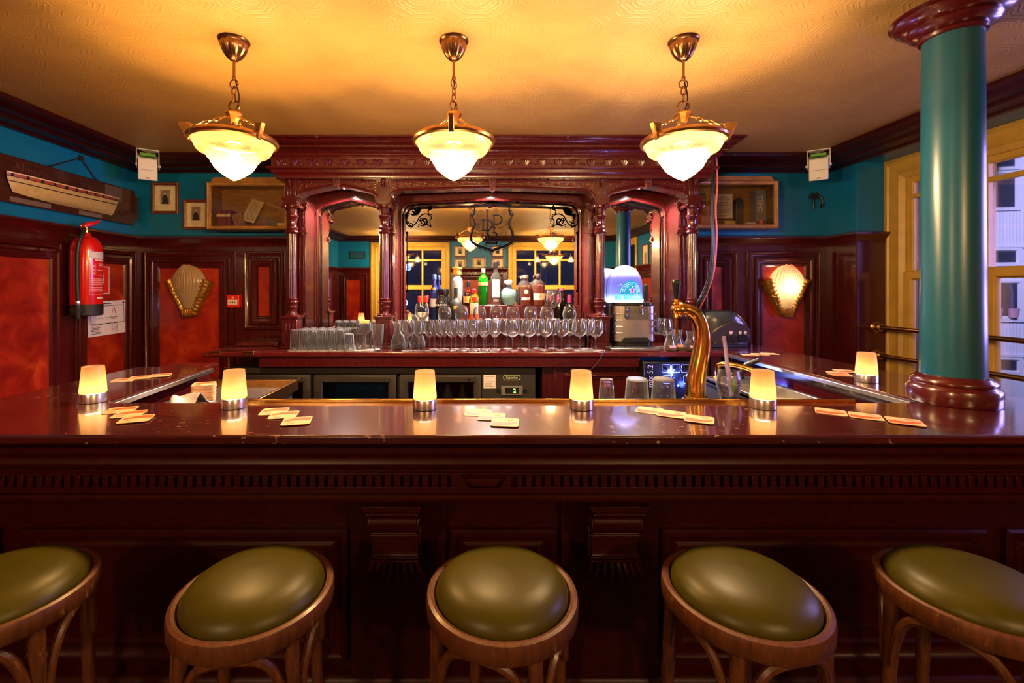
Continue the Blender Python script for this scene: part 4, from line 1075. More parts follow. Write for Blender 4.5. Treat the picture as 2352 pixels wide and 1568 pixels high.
# things in the fridge
def simple_lathe(name, lab, cat, prof, loc, m, n=20, group=None, rfun=None):
    o = MB().lathe(prof, (0, 0, 0), n, rfun).build(name, m, origin=(0, 0, 0)); o.location = loc
    return tag(o, lab, cat, group)
b = MB(); b.box(-1.855, .015, 3.42, 3.78, .60, .61); b.build('inner_shelf', STEELD, t)
b = MB(); b.box(-1.12, -.68, 3.50, 3.75, .612, .86); tag(b.build('blue_bag', plain('blue_plastic_bag', (.01, .22, .55), .4)), 'blue plastic bag behind the middle fridge door', 'bag')
BBL = plain('dark_bottle', (.02, .012, .01), .12)
simple_lathe('lemonade_bottle', 'pale bulb shaped bottle inside the right fridge door', 'bottle', [(.001, 0), (.03, 0), (.045, .04), (.045, .10), (.022, .16), (.014, .22), (.012, .235), (.001, .235)], (-.245, 3.52, .612), plain('frosted_bottle', (.5, .52, .5), .4))
simple_lathe('wine_carafe', 'amber bulb shaped bottle inside the right fridge door', 'bottle', [(.001, 0), (.03, 0), (.045, .04), (.045, .08), (.020, .15), (.012, .22), (.011, .24), (.001, .24)], (-.13, 3.52, .612), plain('amber_bottle', (.5, .3, .08), .3))
for i in range(4): simple_lathe('cola_bottle', ['first', 'second', 'third', 'fourth'][i]+' dark bottle from the left inside the left fridge door', 'bottle', [(.001, 0), (.028, 0), (.028, .12), (.012, .18), (.012, .23), (.001, .23)], (-1.70+.13*i, 3.52, .612), BBL, 16, 'dark bottles in the fridge')
b = MB(); b.box(-.085+.02, .02+.005, YF-.002, YF+.002, .82, .92); b.box(-.06, .0, YF-.003, YF, .84, .85)
o = MB().box(.035, .125, YF-.002, YF-.0005, .815, .915).build('paper_notice', PAPER); b.bm.free()
tag(o, 'small white printed notice stuck on the fridge beside the display', 'notice')
b = MB()
for k in range(7): b.box(.042, .042+(.055 if k % 3 else .074), YF-.0026, YF-.0018, .905-.0125*k-.003, .905-.0125*k)
b.build('printed_lines', GREYINK, o)

# orange push button and cable on the cupboard
t = thing('push_button', 'small orange round push button under the back counter', 'button', (.69, 3.30, .955))
b = MB(); b.box(.665, .715, 3.302, 3.315, .93, .98); b.build('box', BLACK, t, bevel=.003)
b = MB(); b.lathe([(.017, 0), (.017, -.006), (.012, -.012), (.001, -.013)], (.69, 3.302, .955), 16, rot=(-PI/2, 0, 0)) if False else b.ball((.69, 3.300, .955), (.018, .008, .018), 14, 8); b.build('cap', plain('orange_plastic', (.85, .28, .03), .35), t)

# sound mixer with blue light
t = thing('sound_mixer', 'black sound mixer with blue lights standing upright under the back counter', 'mixer', (1.38, 3.25, .62))
b = MB(); b.box(1.19, 1.57, 3.22, 3.30, .62, 1.03); b.box(1.178, 1.19, 3.215, 3.30, .62, 1.035); b.build('case', BLACK, t, bevel=.004)
LAV = plain('lilac_print', (.55, .55, .85), .5)
text('mix 5.2', .055, face_y((1.232, 3.2195, .93), tilt=R(90)), LAV, t)
b = MB()
for i in range(5):
    for j in range(5):
        if (i*7+j*3) % 4: b.lathe([(.001, -.012), (.008, -.012), (.009, .0)], (1.30+.05*i, 3.22, .72+.065*j), 10, rot=(PI/2, 0, 0)); b.ball((1.30+.05*i, 3.213, .72+.065*j), (.008, .01, .008), 8, 6)
b.build('knobs', BLACK, t)
for (x, z) in ((1.345, .985), (1.415, .985), (1.485, .985), (1.35, .905), (1.50, .905)):
    b = MB(); b.tube([(x+a, 3.219, z+c) for a, c in rrect(0, 0, .06, .055, .006, 2)], .0014, 4, closed=True); b.build('printed_frame', LAV, t)
BLUE = glow('blue_led', (.05, .12, 1), 40); BLUEW = glow('blue_led_core', (.35, .5, 1), 260)
for (x, z, r, mm) in ((1.385, .958, .009, BLUEW), (1.40, .862, .006, BLUE), (1.43, .862, .006, BLUE), (1.502, .866, .006, BLUE), (1.535, .866, .006, BLUE), (1.385, .938, .005, BLUE)):
    MB().ball((x, 3.216, z), (r, .005, r), 10, 6).build('led', mm, t)
light('mixer_led_light', 'POINT', (1.385, 3.19, .958), 2.2, (.10, .18, 1.0), size=.01)
light('mixer_led_light', 'POINT', (1.47, 3.19, .866), .8, (.06, .12, 1.0), size=.02)

# ---------------------------------------------------------------- wine glasses
def wine_glass(h=.222, r=.041, rf=.036, bowl=.55, open_=.80, m=GLASS, n=28):
    zb = h*(1-bowl); T = .0012
    pr = [(.001, .004), (rf*.5, .0045), (rf, .0012), (rf, .0), (.001, .0)]
    b = MB(); b.lathe(pr, n=n)
    b.lathe([(.010, .005), (.0045, .012), (.0036, .03), (.0036, zb-.02), (.006, zb-.006), (.012, zb)], n=12)
    out = [(.012, zb), (r*.55, zb+h*bowl*.08), (r*.85, zb+h*bowl*.22), (r, zb+h*bowl*.42), (r*.97, zb+h*bowl*.62), (r*(.5+.5*open_), zb+h*bowl*.85), (r*open_, h)]
    inn = [(q-T, z) for q, z in out[::-1]][:-1] + [(.001, zb+.003)]
    b.lathe(out+inn, n=n)
    return b
def put(proto, lst, lab, group, cat='glass', anchor=''):
    for i, loc in enumerate(lst):
        o = proto.copy(); COL.objects.link(o); o.location = loc; o.rotation_euler = (0, 0, random.uniform(0, 6))
        tag(o, lab.format(ORD[i] if i < 20 else 'further'), cat, group)
wg_s = wine_glass(.222, .0385).build('wine_glass', GLASS, origin=(0, 0, 0))
wg_l = wine_glass(.228, .056, .042, .56, .78).build('wine_glass', GLASS, origin=(0, 0, 0))
wg_b = wine_glass(.205, .054, .040, .62, .68).build('wine_glass', GLASS, origin=(0, 0, 0))
X = lambda px, Y: (px-1100)*Y/FPX
def glassrow(mesh_o, pxs, Y, z): return [(X(p, Y), Y, z+.0005) for p in pxs]
put(wg_s, glassrow(wg_s, [962+24.8*k for k in range(8)], 3.305, ZT), '{} slim wine glass from the carafe in the front row on the back counter', 'slim wine glasses on the back counter')
put(wg_s, glassrow(wg_s, [998+23.6*k for k in range(7)], 3.395, ZT), '{} slim wine glass from the carafe in the row behind the front row', 'slim wine glasses on the back counter')
put(wg_l, glassrow(wg_l, [1177, 1215, 1253, 1290], 3.325, ZT), '{} wide wine glass from the middle in the front row toward the beer dispenser', 'wide wine glasses on the back counter')
put(wg_l, glassrow(wg_l, [1164, 1199, 1235, 1271, 1308], 3.44, ZT), '{} wide wine glass from the middle in the second row toward the beer dispenser', 'wide wine glasses on the back counter')
put(wg_b, glassrow(wg_b, [1021, 1060, 1101, 1140, 1178, 1219, 1256, 1308], 3.565, 1.21), '{} balloon glass from the blue bottle on the low step of the riser', 'balloon glasses on the riser step')
put(wg_l, glassrow(wg_l, [935], 3.30, ZT), 'single wine glass standing before the stacked carafes', 'wide wine glasses on the back counter')
put(wg_l, glassrow(wg_l, [1331, 1368], 3.31, ZT), '{} wine glass on the small mat beside the beer dispenser', 'wine glasses on the small mat')
put(wg_l, glassrow(wg_l, [1350], 3.43, ZT), 'wine glass behind the pair on the small mat', 'wine glasses on the small mat')
put(wg_l, glassrow(wg_l, [969], 3.545, 1.21), 'large wine glass before the red capped wine bottles', 'large wine glasses before the wine bottles')
big = wine_glass(.235, .062, .045, .58, .82).build('wine_glass', GLASSR, origin=(0, 0, 0))
put(big, [(X(1272, 3.67), 3.67, 1.3085)], 'big ribbed wine glass between the whiskey and the wine bottles', 'big wine glass on the riser')
put(wg_l, [(1.425, 3.535, ZT), (1.42, 3.42, ZT)], '{} stemmed glass right of the beer dispenser', 'stemmed glasses beside the dispenser')
for o in (wg_s, wg_l, wg_b, big): bpy.data.objects.remove(o)
t = simple_lathe('drip_mat', 'small pale round mat under the wine glasses beside the dispenser', 'mat', [(.001, .0), (.115, 0), (.115, .003), (.001, .003)], (X(1350, 3.37), 3.365, ZT), plain('dull_mat', (.16, .12, .12), .6), 40)
t.location.z = ZT-.0028

# upturned tall glasses on a lace mat
b = MB(); b.prism(rrect(-1.08, 3.43, .66, .34, .05), ZT+.0003, ZT+.0035, 'z')
def mat_lace():
    m, nt, out = mat('lace_bar_mat'); v = coords(nt)
    w = N(nt, 'ShaderNodeTexVoronoi'); w.inputs['Scale'].default_value = 160; nt.links.new(v, w.inputs['Vector'])
    c = ramp(nt, w.outputs['Distance'], [(.2, (.55, .53, .50)), (.6, (.16, .13, .12))]); bsdf(nt, out, base=c, rough=.6); return m
tag(b.build('bar_mat', mat_lace()), 'pale net bar mat under the upturned glasses', 'mat')
def tumbler(h, r0, r1, nr=0, d=.0, base=.008, n=30):
    T = .0016; rf = ribs(nr, d) if nr else None
    b = MB(); b.lathe([(r1, 0), (r0*.5+r1*.5, h*.5), (r0, h-.006), (r0-.004, h), (.001, h)], n=(nr*3 if nr else n), rfun=rf)
    b.lathe([(r1-T, 0), (r0*.5+r1*.5-T, h*.5), (r0-T, h-base), (.001, h-base)], n=n)
    b.lathe([(r1-T, 0), (r1, 0)], n=n)
    return b
ZM = ZT+.0038
tall = tumbler(.150, .026, .031, 14, .02).build('tall_glass', GLASSR, origin=(0, 0, 0))
for r_, (Y, x0, nn) in enumerate(((3.315, -1.365, 6), (3.385, -1.350, 6), (3.455, -1.335, 6), (3.525, -1.305, 6))):
    put(tall, [(x0+.068*k, Y, ZM) for k in range(nn)], '{} upturned tall glass from the outer column in the '+['front', 'second', 'third', 'rear'][r_]+' row on the net mat', 'upturned tall glasses on the net mat')
bpy.data.objects.remove(tall)
lo = tumbler(.125, .033, .039).build('upturned_tumbler', GLASS, origin=(0, 0, 0))
put(lo, [(-.953, 3.29, ZM)], 'upturned clear tumbler at the front corner of the net mat', 'upturned tumblers')
put(lo, [(-.882, 3.36, ZM), (-.864, 3.445, ZM), (-.882, 3.53, ZM)], '{} upturned tumbler under the small glass tray', 'upturned tumblers')
bpy.data.objects.remove(lo)
b = MB(); b.box(-.927, -.815, 3.33, 3.575, ZM+.1265, ZM+.134); o = b.build('glass_tray', glass('pinkish_glass', (.96, .86, .86), body=.1, body_col=(.8, .5, .5)), bevel=.002); tag(o, 'thin glass tray lying on the upturned tumblers', 'tray')
sm = tumbler(.060, .024, .028).build('shot_tumbler', GLASS, origin=(0, 0, 0))
put(sm, [(-.898+.058*(k % 2), 3.385+.065*(k//2), ZM+.1345) for k in range(4)], '{} small upturned glass on the glass tray', 'small glasses on the tray')
bpy.data.objects.remove(sm)
o = MB().box(-.902, -.836, 3.39, 3.445, ZM+.1345+.0605, ZM+.1345+.076).build('price_card', plain('yellow_card', (.95, .62, .12), .6)); tag(o, 'small yellow card lying on the upturned glasses', 'card'); o.location.z = ZM+.1345+.0604
b = MB(); rf = lambda a, z: 1+.02*math.cos(10*a)
b.lathe([(.001, 0), (.027, 0), (.029, .01), (.030, .04), (.038, .09), (.041, .14), (.042, .195), (.0405, .195), (.039, .14), (.036, .09), (.028, .03), (.001, .02)], n=60, rfun=rf)
o = b.build('pint_glass', GLASSR, origin=(0, 0, 0)); o.location = (X(868, 3.295), 3.295, ZT); tag(o, 'tall beer glass standing before the second column', 'glass')
cf = MB().lathe([(.001, 0), (.05, 0), (.056, .012), (.058, .04), (.050, .075), (.034, .12), (.032, .16), (.036, .195), (.044, .212), (.0425, .212), (.0335, .19), (.030, .155), (.032, .12), (.048, .075), (.055, .04), (.001, .01)], n=48, rfun=lambda a, z: 1+.025*math.cos(12*a)).build('carafe', GLASSR, origin=(0, 0, 0))
put(cf, [(-.604, 3.365, ZT)], 'faceted glass carafe at the front beside the second column', 'glass carafes', 'carafe')
put(cf, [(-.586, 3.487, ZT)], 'faceted glass carafe behind the front one beside the second column', 'glass carafes', 'carafe')
put(cf, [(-.470, 3.435, ZT)], 'faceted glass carafe behind the first wine glasses', 'glass carafes', 'carafe')
bpy.data.objects.remove(cf)
# small jugs with copper coloured labels at the far side of the dispenser
def jug():
    t = thing('small_jug', 'x', 'jug')
    MB().lathe([(.001, 0), (.034, 0), (.042, .012), (.044, .035), (.036, .07), (.026, .095), (.026, .12), (.034, .145), (.033, .145), (.0245, .12), (.0245, .095), (.0345, .07), (.042, .035), (.001, .008)], n=42, rfun=lambda a, z: 1+.02*math.cos(9*a)).build('glass_body', GLASSR, t)
    MB().lathe([(.001, .004), (.037, .008), (.0415, .02), (.0415, .024), (.001, .024)], n=30).build('amber_liquid', glass('amber_liquid', (.95, .75, .45), body=.3, body_col=(.8, .45, .12)), t)
    b = MB(); b.box(-.022, .022, -.0455, -.043, .030, .046); b.build('label', plain('copper_label', (.80, .38, .24), .5), t)
    return t
j0 = jug()
for i, (jx, Y) in enumerate(((1.403, 3.288), (1.478, 3.335), (1.553, 3.288), (1.522, 3.43))):
    o = j0 if i == 0 else dup(j0, (0, 0, 0))
    o.location = (jx, Y, ZT); o['label'] = ORD[i]+' small glass jug with copper label, counted from the dispenser'; o['group'] = 'small jugs beside the dispenser'

# ---------------------------------------------------------------- bottles
def bottle(name, lab, loc, prof, m, cap=None, capm=None, labels=(), liquid=None, txt=None, n=28, rfun=None, flat=None, wax=None):
    t = thing(name, lab, 'bottle', (0, 0, 0), group='bottles on the riser')
    M = Matrix.Diagonal((1, flat, 1, 1)) if flat else None
    MB(M).lathe([(.001, 0)] + prof, n=n, rfun=rfun).build('body', m, t)
    if cap: MB().lathe([(.001, cap[0][1])] + cap + [(.001, cap[-1][1])], n=18).build('cap', capm, t)
    if liquid: MB(M).lathe([(.001, .004)] + [(max(.001, r-.0025), z) for r, z in prof if z <= liquid[0]] + [(.001, liquid[0])], n=n).build('liquid', liquid[1], t)
    for (nm, z0, z1, r, half, mm) in labels:                              # wrapped round the front
        b = MB(M); a = [(-PI/2-half+2*half*k/14) for k in range(15)]
        b.rings([[((r+d)*math.cos(q), (r+d)*math.sin(q), z) for q in a] for z, d in ((z0, .0006), (z1, .0006))], False)
        b.build(nm, mm, t)
    if txt:
        for s, size, z, r, mm in txt: text(s, size, face_y((0, -(r*(flat or 1))-.0016, z)), mm, t, bold=.0)
    t.location = loc
    return t
WLAB = plain('white_label', (.86, .82, .78), .6); ORL = plain('orange_label', (.85, .42, .12), .6); REDCAP = plain('red_capsule', (.70, .02, .02), .35); GOLD = plain('gold_print', (.75, .5, .15), .35, .8)
CAPW = plain('white_stopper', (.85, .82, .80), .4); CORK = plain('cork', (.55, .32, .16), .7)
def P_wine(r=.037, h=.30): return [(r, 0), (r, .19), (r*.9, .205), (.016, .235), (.0145, .25), (.0145, h)]
DKG = glass('dark_green_glass', (.10, .13, .07), body=.5, body_col=(.012, .014, .010))
S1, S2, S3 = 1.2105, 1.3085, 1.4205
for i, px in enumerate((964, 978)):
    bottle('wine_bottle', ['wine bottle with bright red capsule, outermost on the low step', 'wine bottle with bright red capsule, next to the blue bottle'][i], (X(px, 3.60), 3.600-.0*i, S1), P_wine(.026, .285), DKG, [(.0155, .235), (.016, .24), (.016, .285), (.014, .287)], REDCAP, [('label', .09, .16, .0262, 1.0, WLAB)])
BLUEG = glass('blue_bottle_glass', (.10, .18, .80), body=.42, body_col=(.05, .11, .62))
bottle('gin_bottle', 'slender cobalt blue bottle with printed emblem', (X(998, 3.67), 3.67, S2), [(.036, 0), (.038, .02), (.038, .20), (.034, .235), (.016, .275), (.0135, .30), (.0135, .335)], BLUEG, [(.0155, .325), (.016, .33), (.016, .365), (.014, .368)], plain('blue_cap', (.05, .12, .5), .3), [('emblem', .225, .26, .030, .5, GOLD), ('label', .10, .17, .0383, .9, plain('pale_blue_label', (.45, .55, .85), .5))])
BLKG = plain('black_bottle_glass', (.008, .008, .009), .10, coat=.6, coat_r=.05)
bottle('gin_bottle', 'squat black bottle with white lettering', (X(1014, 3.66), 3.655, S2), [(.046, 0), (.050, .02), (.052, .12), (.046, .165), (.032, .185), (.030, .2), (.034, .205)], BLKG, [(.037, .200), (.039, .205), (.039, .245), (.036, .248)], BLKG, txt=[('BULLDOG', .021, .118, .0525, WLAB)])
FROST = glass('frosted_bottle_glass', (.9, .9, .92), body=.55, body_col=(.80, .80, .84))
bottle('vodka_bottle', 'tall frosted bottle with amber stopper and yellow band', (X(1049, 3.75), 3.755, S3), [(.043, 0), (.045, .01), (.045, .195), (.040, .222), (.026, .240), (.024, .258)], FROST, [(.030, .255), (.032, .26), (.032, .295), (.036, .298), (.040, .312), (.038, .318)], plain('amber_stopper', (.72, .36, .06), .3), [('band', .03, .15, .0455, .32, plain('yellow_band', (.95, .68, .05), .5))], txt=[('SIMRAN', .017, .165, .0455, GREYINK)])
bottle('tequila_bottle', 'ball shaped matt black bottle with gold emblem', (X(1047, 3.655), 3.655, S2), [(.040, 0), (.046, .015), (.052, .08), (.053, .115), (.045, .145), (.026, .162), (.016, .172), (.014, .20)], BLACKM, [(.016, .195), (.0165, .2), (.0165, .255), (.014, .257)], BLACKM, [('emblem', .085, .112, .0535, .28, GOLD)])
RUM = glass('dark_rum', (.25, .06, .02), body=.55, body_col=(.10, .015, .008))
bottle('rum_bottle', 'round dark rum bottle with orange label and red seal', (X(1075, 3.75), 3.755, S3), [(.040, 0), (.043, .015), (.043, .075), (.040, .11), (.028, .135), (.014, .15), (.0135, .175)], RUM, [(.0155, .165), (.016, .17), (.016, .2), (.014, .202)], BLACK, [('label', .02, .075, .0435, 1.1, ORL), ('seal', .105, .130, .036, .35, REDCAP)])
SEV = glass('golden_gin', (.85, .70, .12), body=.35, body_col=(.60, .40, .02))
bottle('gin_bottle', 'small golden bottle with red seal and orange label before the green one', (X(1089, 3.655), 3.655, S2), [(.036, 0), (.042, .03), (.044, .15), (.040, .175), (.018, .20), (.0155, .215)], SEV, [(.0165, .212), (.0175, .216), (.0175, .246), (.015, .248)], REDCAP, [('label', .045, .135, .0443, .85, PAPER), ('label_foot', .0, .045, .0435, 1.1, plain('orange_red_label', (.80, .13, .03), .5)), ('seal', .150, .180, .0425, .45, REDCAP)])
GRN = glass('green_bottle_glass', (.05, .80, .08), body=.45, body_col=(.02, .62, .03))
bottle('gin_bottle', 'bright green ribbed gin bottle with orange seal', (X(1110, 3.75), 3.75, S3), [(.034, 0), (.037, .02), (.043, .12), (.045, .19), (.043, .205), (.036, .228), (.016, .255), (.0135, .27), (.0135, .28)], GRN, [(.016, .272), (.0165, .276), (.0165, .304), (.0145, .306)], plain('pale_cap', (.75, .72, .66), .4), [('label', .165, .190, .0452, 1.2, plain('gold_label', (.75, .5, .2), .4)), ('seal', .215, .245, .035, .4, plain('orange_seal', (.85, .25, .05), .4))])
CLR = glass('clear_bottle_glass', (.97, .975, .98), body=.03, body_col=(.9, .9, .9), edge=.4, rim=.15)
bottle('vodka_bottle', 'tall clear vodka bottle with black cap and white red label', (X(1139, 3.75), 3.75, S3), [(.038, 0), (.040, .01), (.0405, .215), (.036, .245), (.020, .268), (.0145, .285), (.0145, .32)], CLR, [(.016, .31), (.0165, .315), (.0165, .362), (.0145, .364)], BLACK, [('label', .065, .215, .0408, .85, WLAB), ('label_foot', .03, .05, .0408, .6, GREYINK)], txt=[('Ketel One', .0125, .140, .0415, REDCAP)])
LTB = glass('pale_blue_glass', (.72, .92, .90), body=.40, body_col=(.50, .80, .80))
bottle('tequila_bottle', 'round pale blue flask with white stopper and blue collar', (X(1169, 3.75), 3.75, S3), [(.035, 0), (.050, .012), (.066, .05), (.068, .075), (.060, .11), (.040, .135), (.024, .145), (.020, .155), (.020, .172)], LTB, [(.024, .170), (.027, .176), (.029, .195), (.025, .208), (.018, .212)], CAPW, [('collar', .146, .170, .0215, 1.5, plain('blue_collar', (.04, .12, .45), .5))], txt=[('Don Julio', .013, .070, .0690, GREYINK)], flat=.62)
t_ = bpy.context.scene
AMB = glass('amber_whiskey', (.85, .30, .05), body=.4, body_col=(.62, .13, .012))
bottle('whiskey_bottle', 'amber whiskey bottle with cork stopper and round label', (X(1207, 3.75), 3.75, S3), [(.046, 0), (.048, .01), (.048, .150), (.044, .175), (.025, .198), (.019, .205), (.018, .225)], CLR, [(.020, .222), (.0235, .226), (.0235, .250), (.021, .252)], CORK, [('label', .045, .065, .0486, .8, PAPER)], (.155, AMB), n=28)
bottle('whiskey_bottle', 'amber faceted whiskey bottle with broad cream label', (X(1237, 3.75), 3.75, S3), [(.050, 0), (.053, .012), (.053, .165), (.046, .190), (.030, .202), (.018, .208), (.017, .226)], CLR, [(.019, .222), (.0215, .226), (.024, .245), (.016, .262)], plain('dark_stopper', (.05, .03, .03), .3), [('label', .045, .098, .0538, 1.0, plain('cream_label', (.82, .62, .42), .6))], (.175, AMB), [('10', .022, .070, .0546, REDCAP)], n=12)
o = MB().lathe([(.019, -.0008), (.019, .0008)], (X(1207, 3.75)-.0, 3.75-.0495, S3+.112), 24, cap0=True, cap1=True, rot=(PI/2, 0, 0)).build('round_label', plain('pale_green_label', (.55, .62, .50), .5), bpy.data.objects['whiskey_bottle'])
for i, (px, cp) in enumerate(((1289, CORK), (1299, REDCAP), (1308, CORK))):
    bottle('wine_bottle', ORD[i]+' dark wine bottle with crimson capsule from the whiskey bottles', (X(px, 3.60)+.006*i-.006, 3.665+(.07 if i == 1 else 0)-(.0 if i < 2 else .035), S1 if i != 1 else S2-.0), P_wine(.027, .30 if i != 1 else .25), DKG, [(.0155, .225), (.016, .23), (.016, .275 if i != 1 else .25), (.0145, .30 if i != 1 else .252)], plain('crimson_capsule', (.62, .015, .06), .35) if i else plain('crimson_cap', (.62, .015, .06), .35))

# ---------------------------------------------------------------- beer dispenser with the glowing dome
dx, dyf = 1.195, 3.44
t = thing('beer_dispenser', 'silver countertop beer dispenser with a glowing blue dome', 'beer dispenser', (dx, 3.62, ZT))
def DP(px, py, Y=dyf): p = at(px, py, Y); return (p.x, p.z)
b = MB(); b.prism(rrect(dx, 3.60, .335, .35, .06, 6), ZT+.055, ZT+.325, 'z')
for s in (-1, 1):
    for k in range(4): b.tube([(dx+s*.145, dyf-.020, ZT+.120+.048*k), (dx+s*.165, dyf+.008, ZT+.120+.048*k)], .006, 8); b.tube([(dx+s*.10, dyf-.024, ZT+.120+.048*k), (dx+s*.148, dyf-.016, ZT+.120+.048*k)], .0045, 8)
b.build('body', STEEL, t)
b = MB(); b.prism(rrect(dx, 3.60, .30, .32, .06, 6), ZT, ZT+.055, 'z'); b.prism([(dx-.12, ZT+.05), (dx+.12, ZT+.05), (dx+.09, ZT+.085), (dx-.09, ZT+.085)], dyf-.028, dyf+.05, 'y'); b.build('base', BLACK, t, bevel=.003)
b = MB(); b.prism([(dx-.085, ZT+.325), (dx+.105, ZT+.325), (dx+.105, ZT+.235), (dx+.085, ZT+.215), (dx-.065, ZT+.215), (dx-.085, ZT+.235)], dyf-.016, dyf+.01, 'y'); b.build('front_panel', plain('dark_steel', (.20, .18, .17), .35, .9), t, bevel=.003)
BBL2 = plain('blue_button', (.05, .06, .20), .2, coat=.6)
for z in (.292, .247):
    b = MB(); b.ball((dx-.058, dyf-.017, ZT+z), (.017, .006, .017), 18, 8); bt = b.build('button', BBL2, t)
    b = MB(); b.tube([(dx-.058+.0175*math.cos(2*PI*k/24), dyf-.018, ZT+z+.0175*math.sin(2*PI*k/24)) for k in range(24)], .0028, 6, closed=True); b.build('button_ring', CHROME, bt)
MB().ball((dx+.055, dyf-.018, ZT+.268), (.004, .003, .004), 8, 6).build('pilot_light', glow('green_pilot', (.4, 1, .2), 8), t)
b = MB(); b.prism(rrect(dx, 3.60, .325, .35, .07, 6), ZT+.325, ZT+.352, 'z'); b.build('collar', BLACK, t, bevel=.006)
# dome: a clear shell over a lit keg
DOMEX, DOMEY, DR = dx-.028, 3.60, .138
def dome_mat():
    m, nt, out = mat('lit_keg_dome')
    tc = N(nt, 'ShaderNodeTexCoord'); sp = N(nt, 'ShaderNodeSeparateXYZ'); nt.links.new(tc.outputs['Object'], sp.inputs[0])
    mp = N(nt, 'ShaderNodeMapRange'); mp.inputs[1].default_value = .35; mp.inputs[2].default_value = .68; nt.links.new(sp.outputs[2], mp.inputs[0])
    c = ramp(nt, mp.outputs[0], [(.0, (.55, .65, 1)), (.14, (.28, .36, 1)), (.45, (.20, .20, .85)), (.72, (.42, .36, 1)), (.9, (.62, .56, 1))])
    e = N(nt, 'ShaderNodeEmission'); nt.links.new(c, e.inputs[0])
    st = ramp(nt, mp.outputs[0], [(0, (.30, .30, .30)), (.12, (.15, .15, .15)), (.22, (.06, .06, .06)), (.58, (.055, .055, .055)), (.76, (.30, .30, .30)), (1, (1, 1, 1))])
    k = N(nt, 'ShaderNodeMath', operation='MULTIPLY'); nt.links.new(st, k.inputs[0]); k.inputs[1].default_value = 9; nt.links.new(k.outputs[0], e.inputs[1])
    nt.links.new(e.outputs[0], out.inputs[0]); return m
dome = [(.138, .352), (.141, .375), (.141, .45), (.139, .49), (.128, .545), (.106, .59), (.075, .622), (.04, .640), (.001, .646)]
b = MB(); b.lathe([(r-.006, ZT+z-.002) for r, z in dome], (DOMEX, DOMEY, 0), 48); kg = b.build('lit_keg', dome_mat(), t)
b = MB(); b.lathe([(r, ZT+z) for r, z in dome], (DOMEX, DOMEY, 0), 48); b.build('clear_dome', GLASS, t)
b = MB(); b.lathe([(.1375, ZT+.354), (.1405, ZT+.354), (.1405, ZT+.366), (.1375, ZT+.366), (.1375, ZT+.354)], (DOMEX, DOMEY, 0), 48); b.build('light_ring', glow('blue_white_light_ring', (.42, .52, 1), 16), t)
# printed keg front: blue label patch wrapped on the keg, letters and star
def wrapped(name, m, fn, nx=24, nz=10, r=.1385):
    b = MB(); rs = []
    for j in range(nz+1):
        row = []
        for i in range(nx+1):
            u, v_ = fn(i/nx, j/nz); a = -PI/2+u/r
            row.append((DOMEX+r*math.cos(a), DOMEY+r*math.sin(a), ZT+v_))
        rs.append(row)
    b.rings(rs, False); return b.build(name, m, t)
wrapped('blue_label', glow('lit_blue_label', (.01, .36, .62), .55), lambda i, j: ((i-.45)*.17, .415+j*(.105*math.sqrt(max(0, 1-(2*i-1)**2)))), r=.1388)
WGL = glow('lit_white_print', (.75, .92, 1), .8)
wrapped('name_band', glow('lit_name_band', (.10, .55, 1.0), .9), lambda i, j: ((i-.5)*.24, .372+j*.040), r=.1388)
def on_keg(s, size, u, z, m, tilt=0, nm='lettering', r=.1402):
    a = -PI/2+u/r
    return text(s, size, Matrix.Translation((DOMEX+r*math.cos(a), DOMEY+r*math.sin(a), ZT+z)) @ Matrix.Rotation(a+PI/2, 4, 'Z') @ Matrix.Rotation(PI/2, 4, 'X') @ Matrix.Rotation(tilt, 4, 'Z'), m, t, nm, extrude=.0003)
for i, ch_ in enumerate('Heineken'): on_keg(ch_, .046, -.078+.0235*i, .392, WGL)
for i, ch_ in enumerate('HEINEKEN LAGER'):
    a = R(168-12*i)
    if ch_ != ' ': on_keg(ch_, .015, .010+.068*math.cos(a), .425+.068*math.sin(a), WGL, a-PI/2)
for rr in (.055, .082):
    b = MB(); pts = []
    for k in range(21):
        a = R(180*k/20); u = .010+rr*math.cos(a); q = -PI/2+u/.1402
        pts.append((DOMEX+.1402*math.cos(q), DOMEY+.1402*math.sin(q), ZT+.425+rr*math.sin(a)))
    b.tube(pts, .0009, 4); b.build('printed_arc', WGL, t)
for sc, mm, rr, nm in ((.034, WGL, .1404, 'star_outline'), (.027, glow('lit_magenta_star', (.75, .03, .50), .6), .1412, 'star')):
    b = MB(); su, sz = .018, .445; P5 = []
    for k in range(10):
        a = PI/2+k*PI/5; q_ = sc if k % 2 == 0 else sc*.42; u = su+q_*math.cos(a)*.92; an = -PI/2+u/rr
        P5.append(b.v((DOMEX+rr*math.cos(an), DOMEY+rr*math.sin(an), ZT+sz+q_*math.sin(a))))
    an = -PI/2+su/rr; c_ = b.v((DOMEX+(rr+.0015)*math.cos(an), DOMEY+(rr+.0015)*math.sin(an), ZT+sz))
    for k in range(10): b.f([c_, P5[k], P5[(k+1) % 10]])
    b.build(nm, mm, t)
b = MB(); b.tube(catmull([(dx+.073, dyf-.020, ZT+.340), (dx+.073, dyf-.030, ZT+.362), (dx+.073, dyf-.026, ZT+.385)], 4), .006, 8); lv = b.build('tap_lever', CHROME, t)
b = MB(); b.prism(rrect(dx+.073, ZT+.425, .036, .125, .017, 5), dyf-.040, dyf-.014, 'y'); b.build('lever_handle', BLACK, lv, bevel=.005)
b = MB(); b.lathe([(.012, ZT+.335), (.012, ZT+.275), (.008, ZT+.268), (.001, ZT+.268)], (dx+.038, dyf-.036, 0), 16); b.tube([(dx+.038, dyf+.0, ZT+.325), (dx+.038, dyf-.036, ZT+.325)], .011, 10); b.build('spout', CHROME, t)
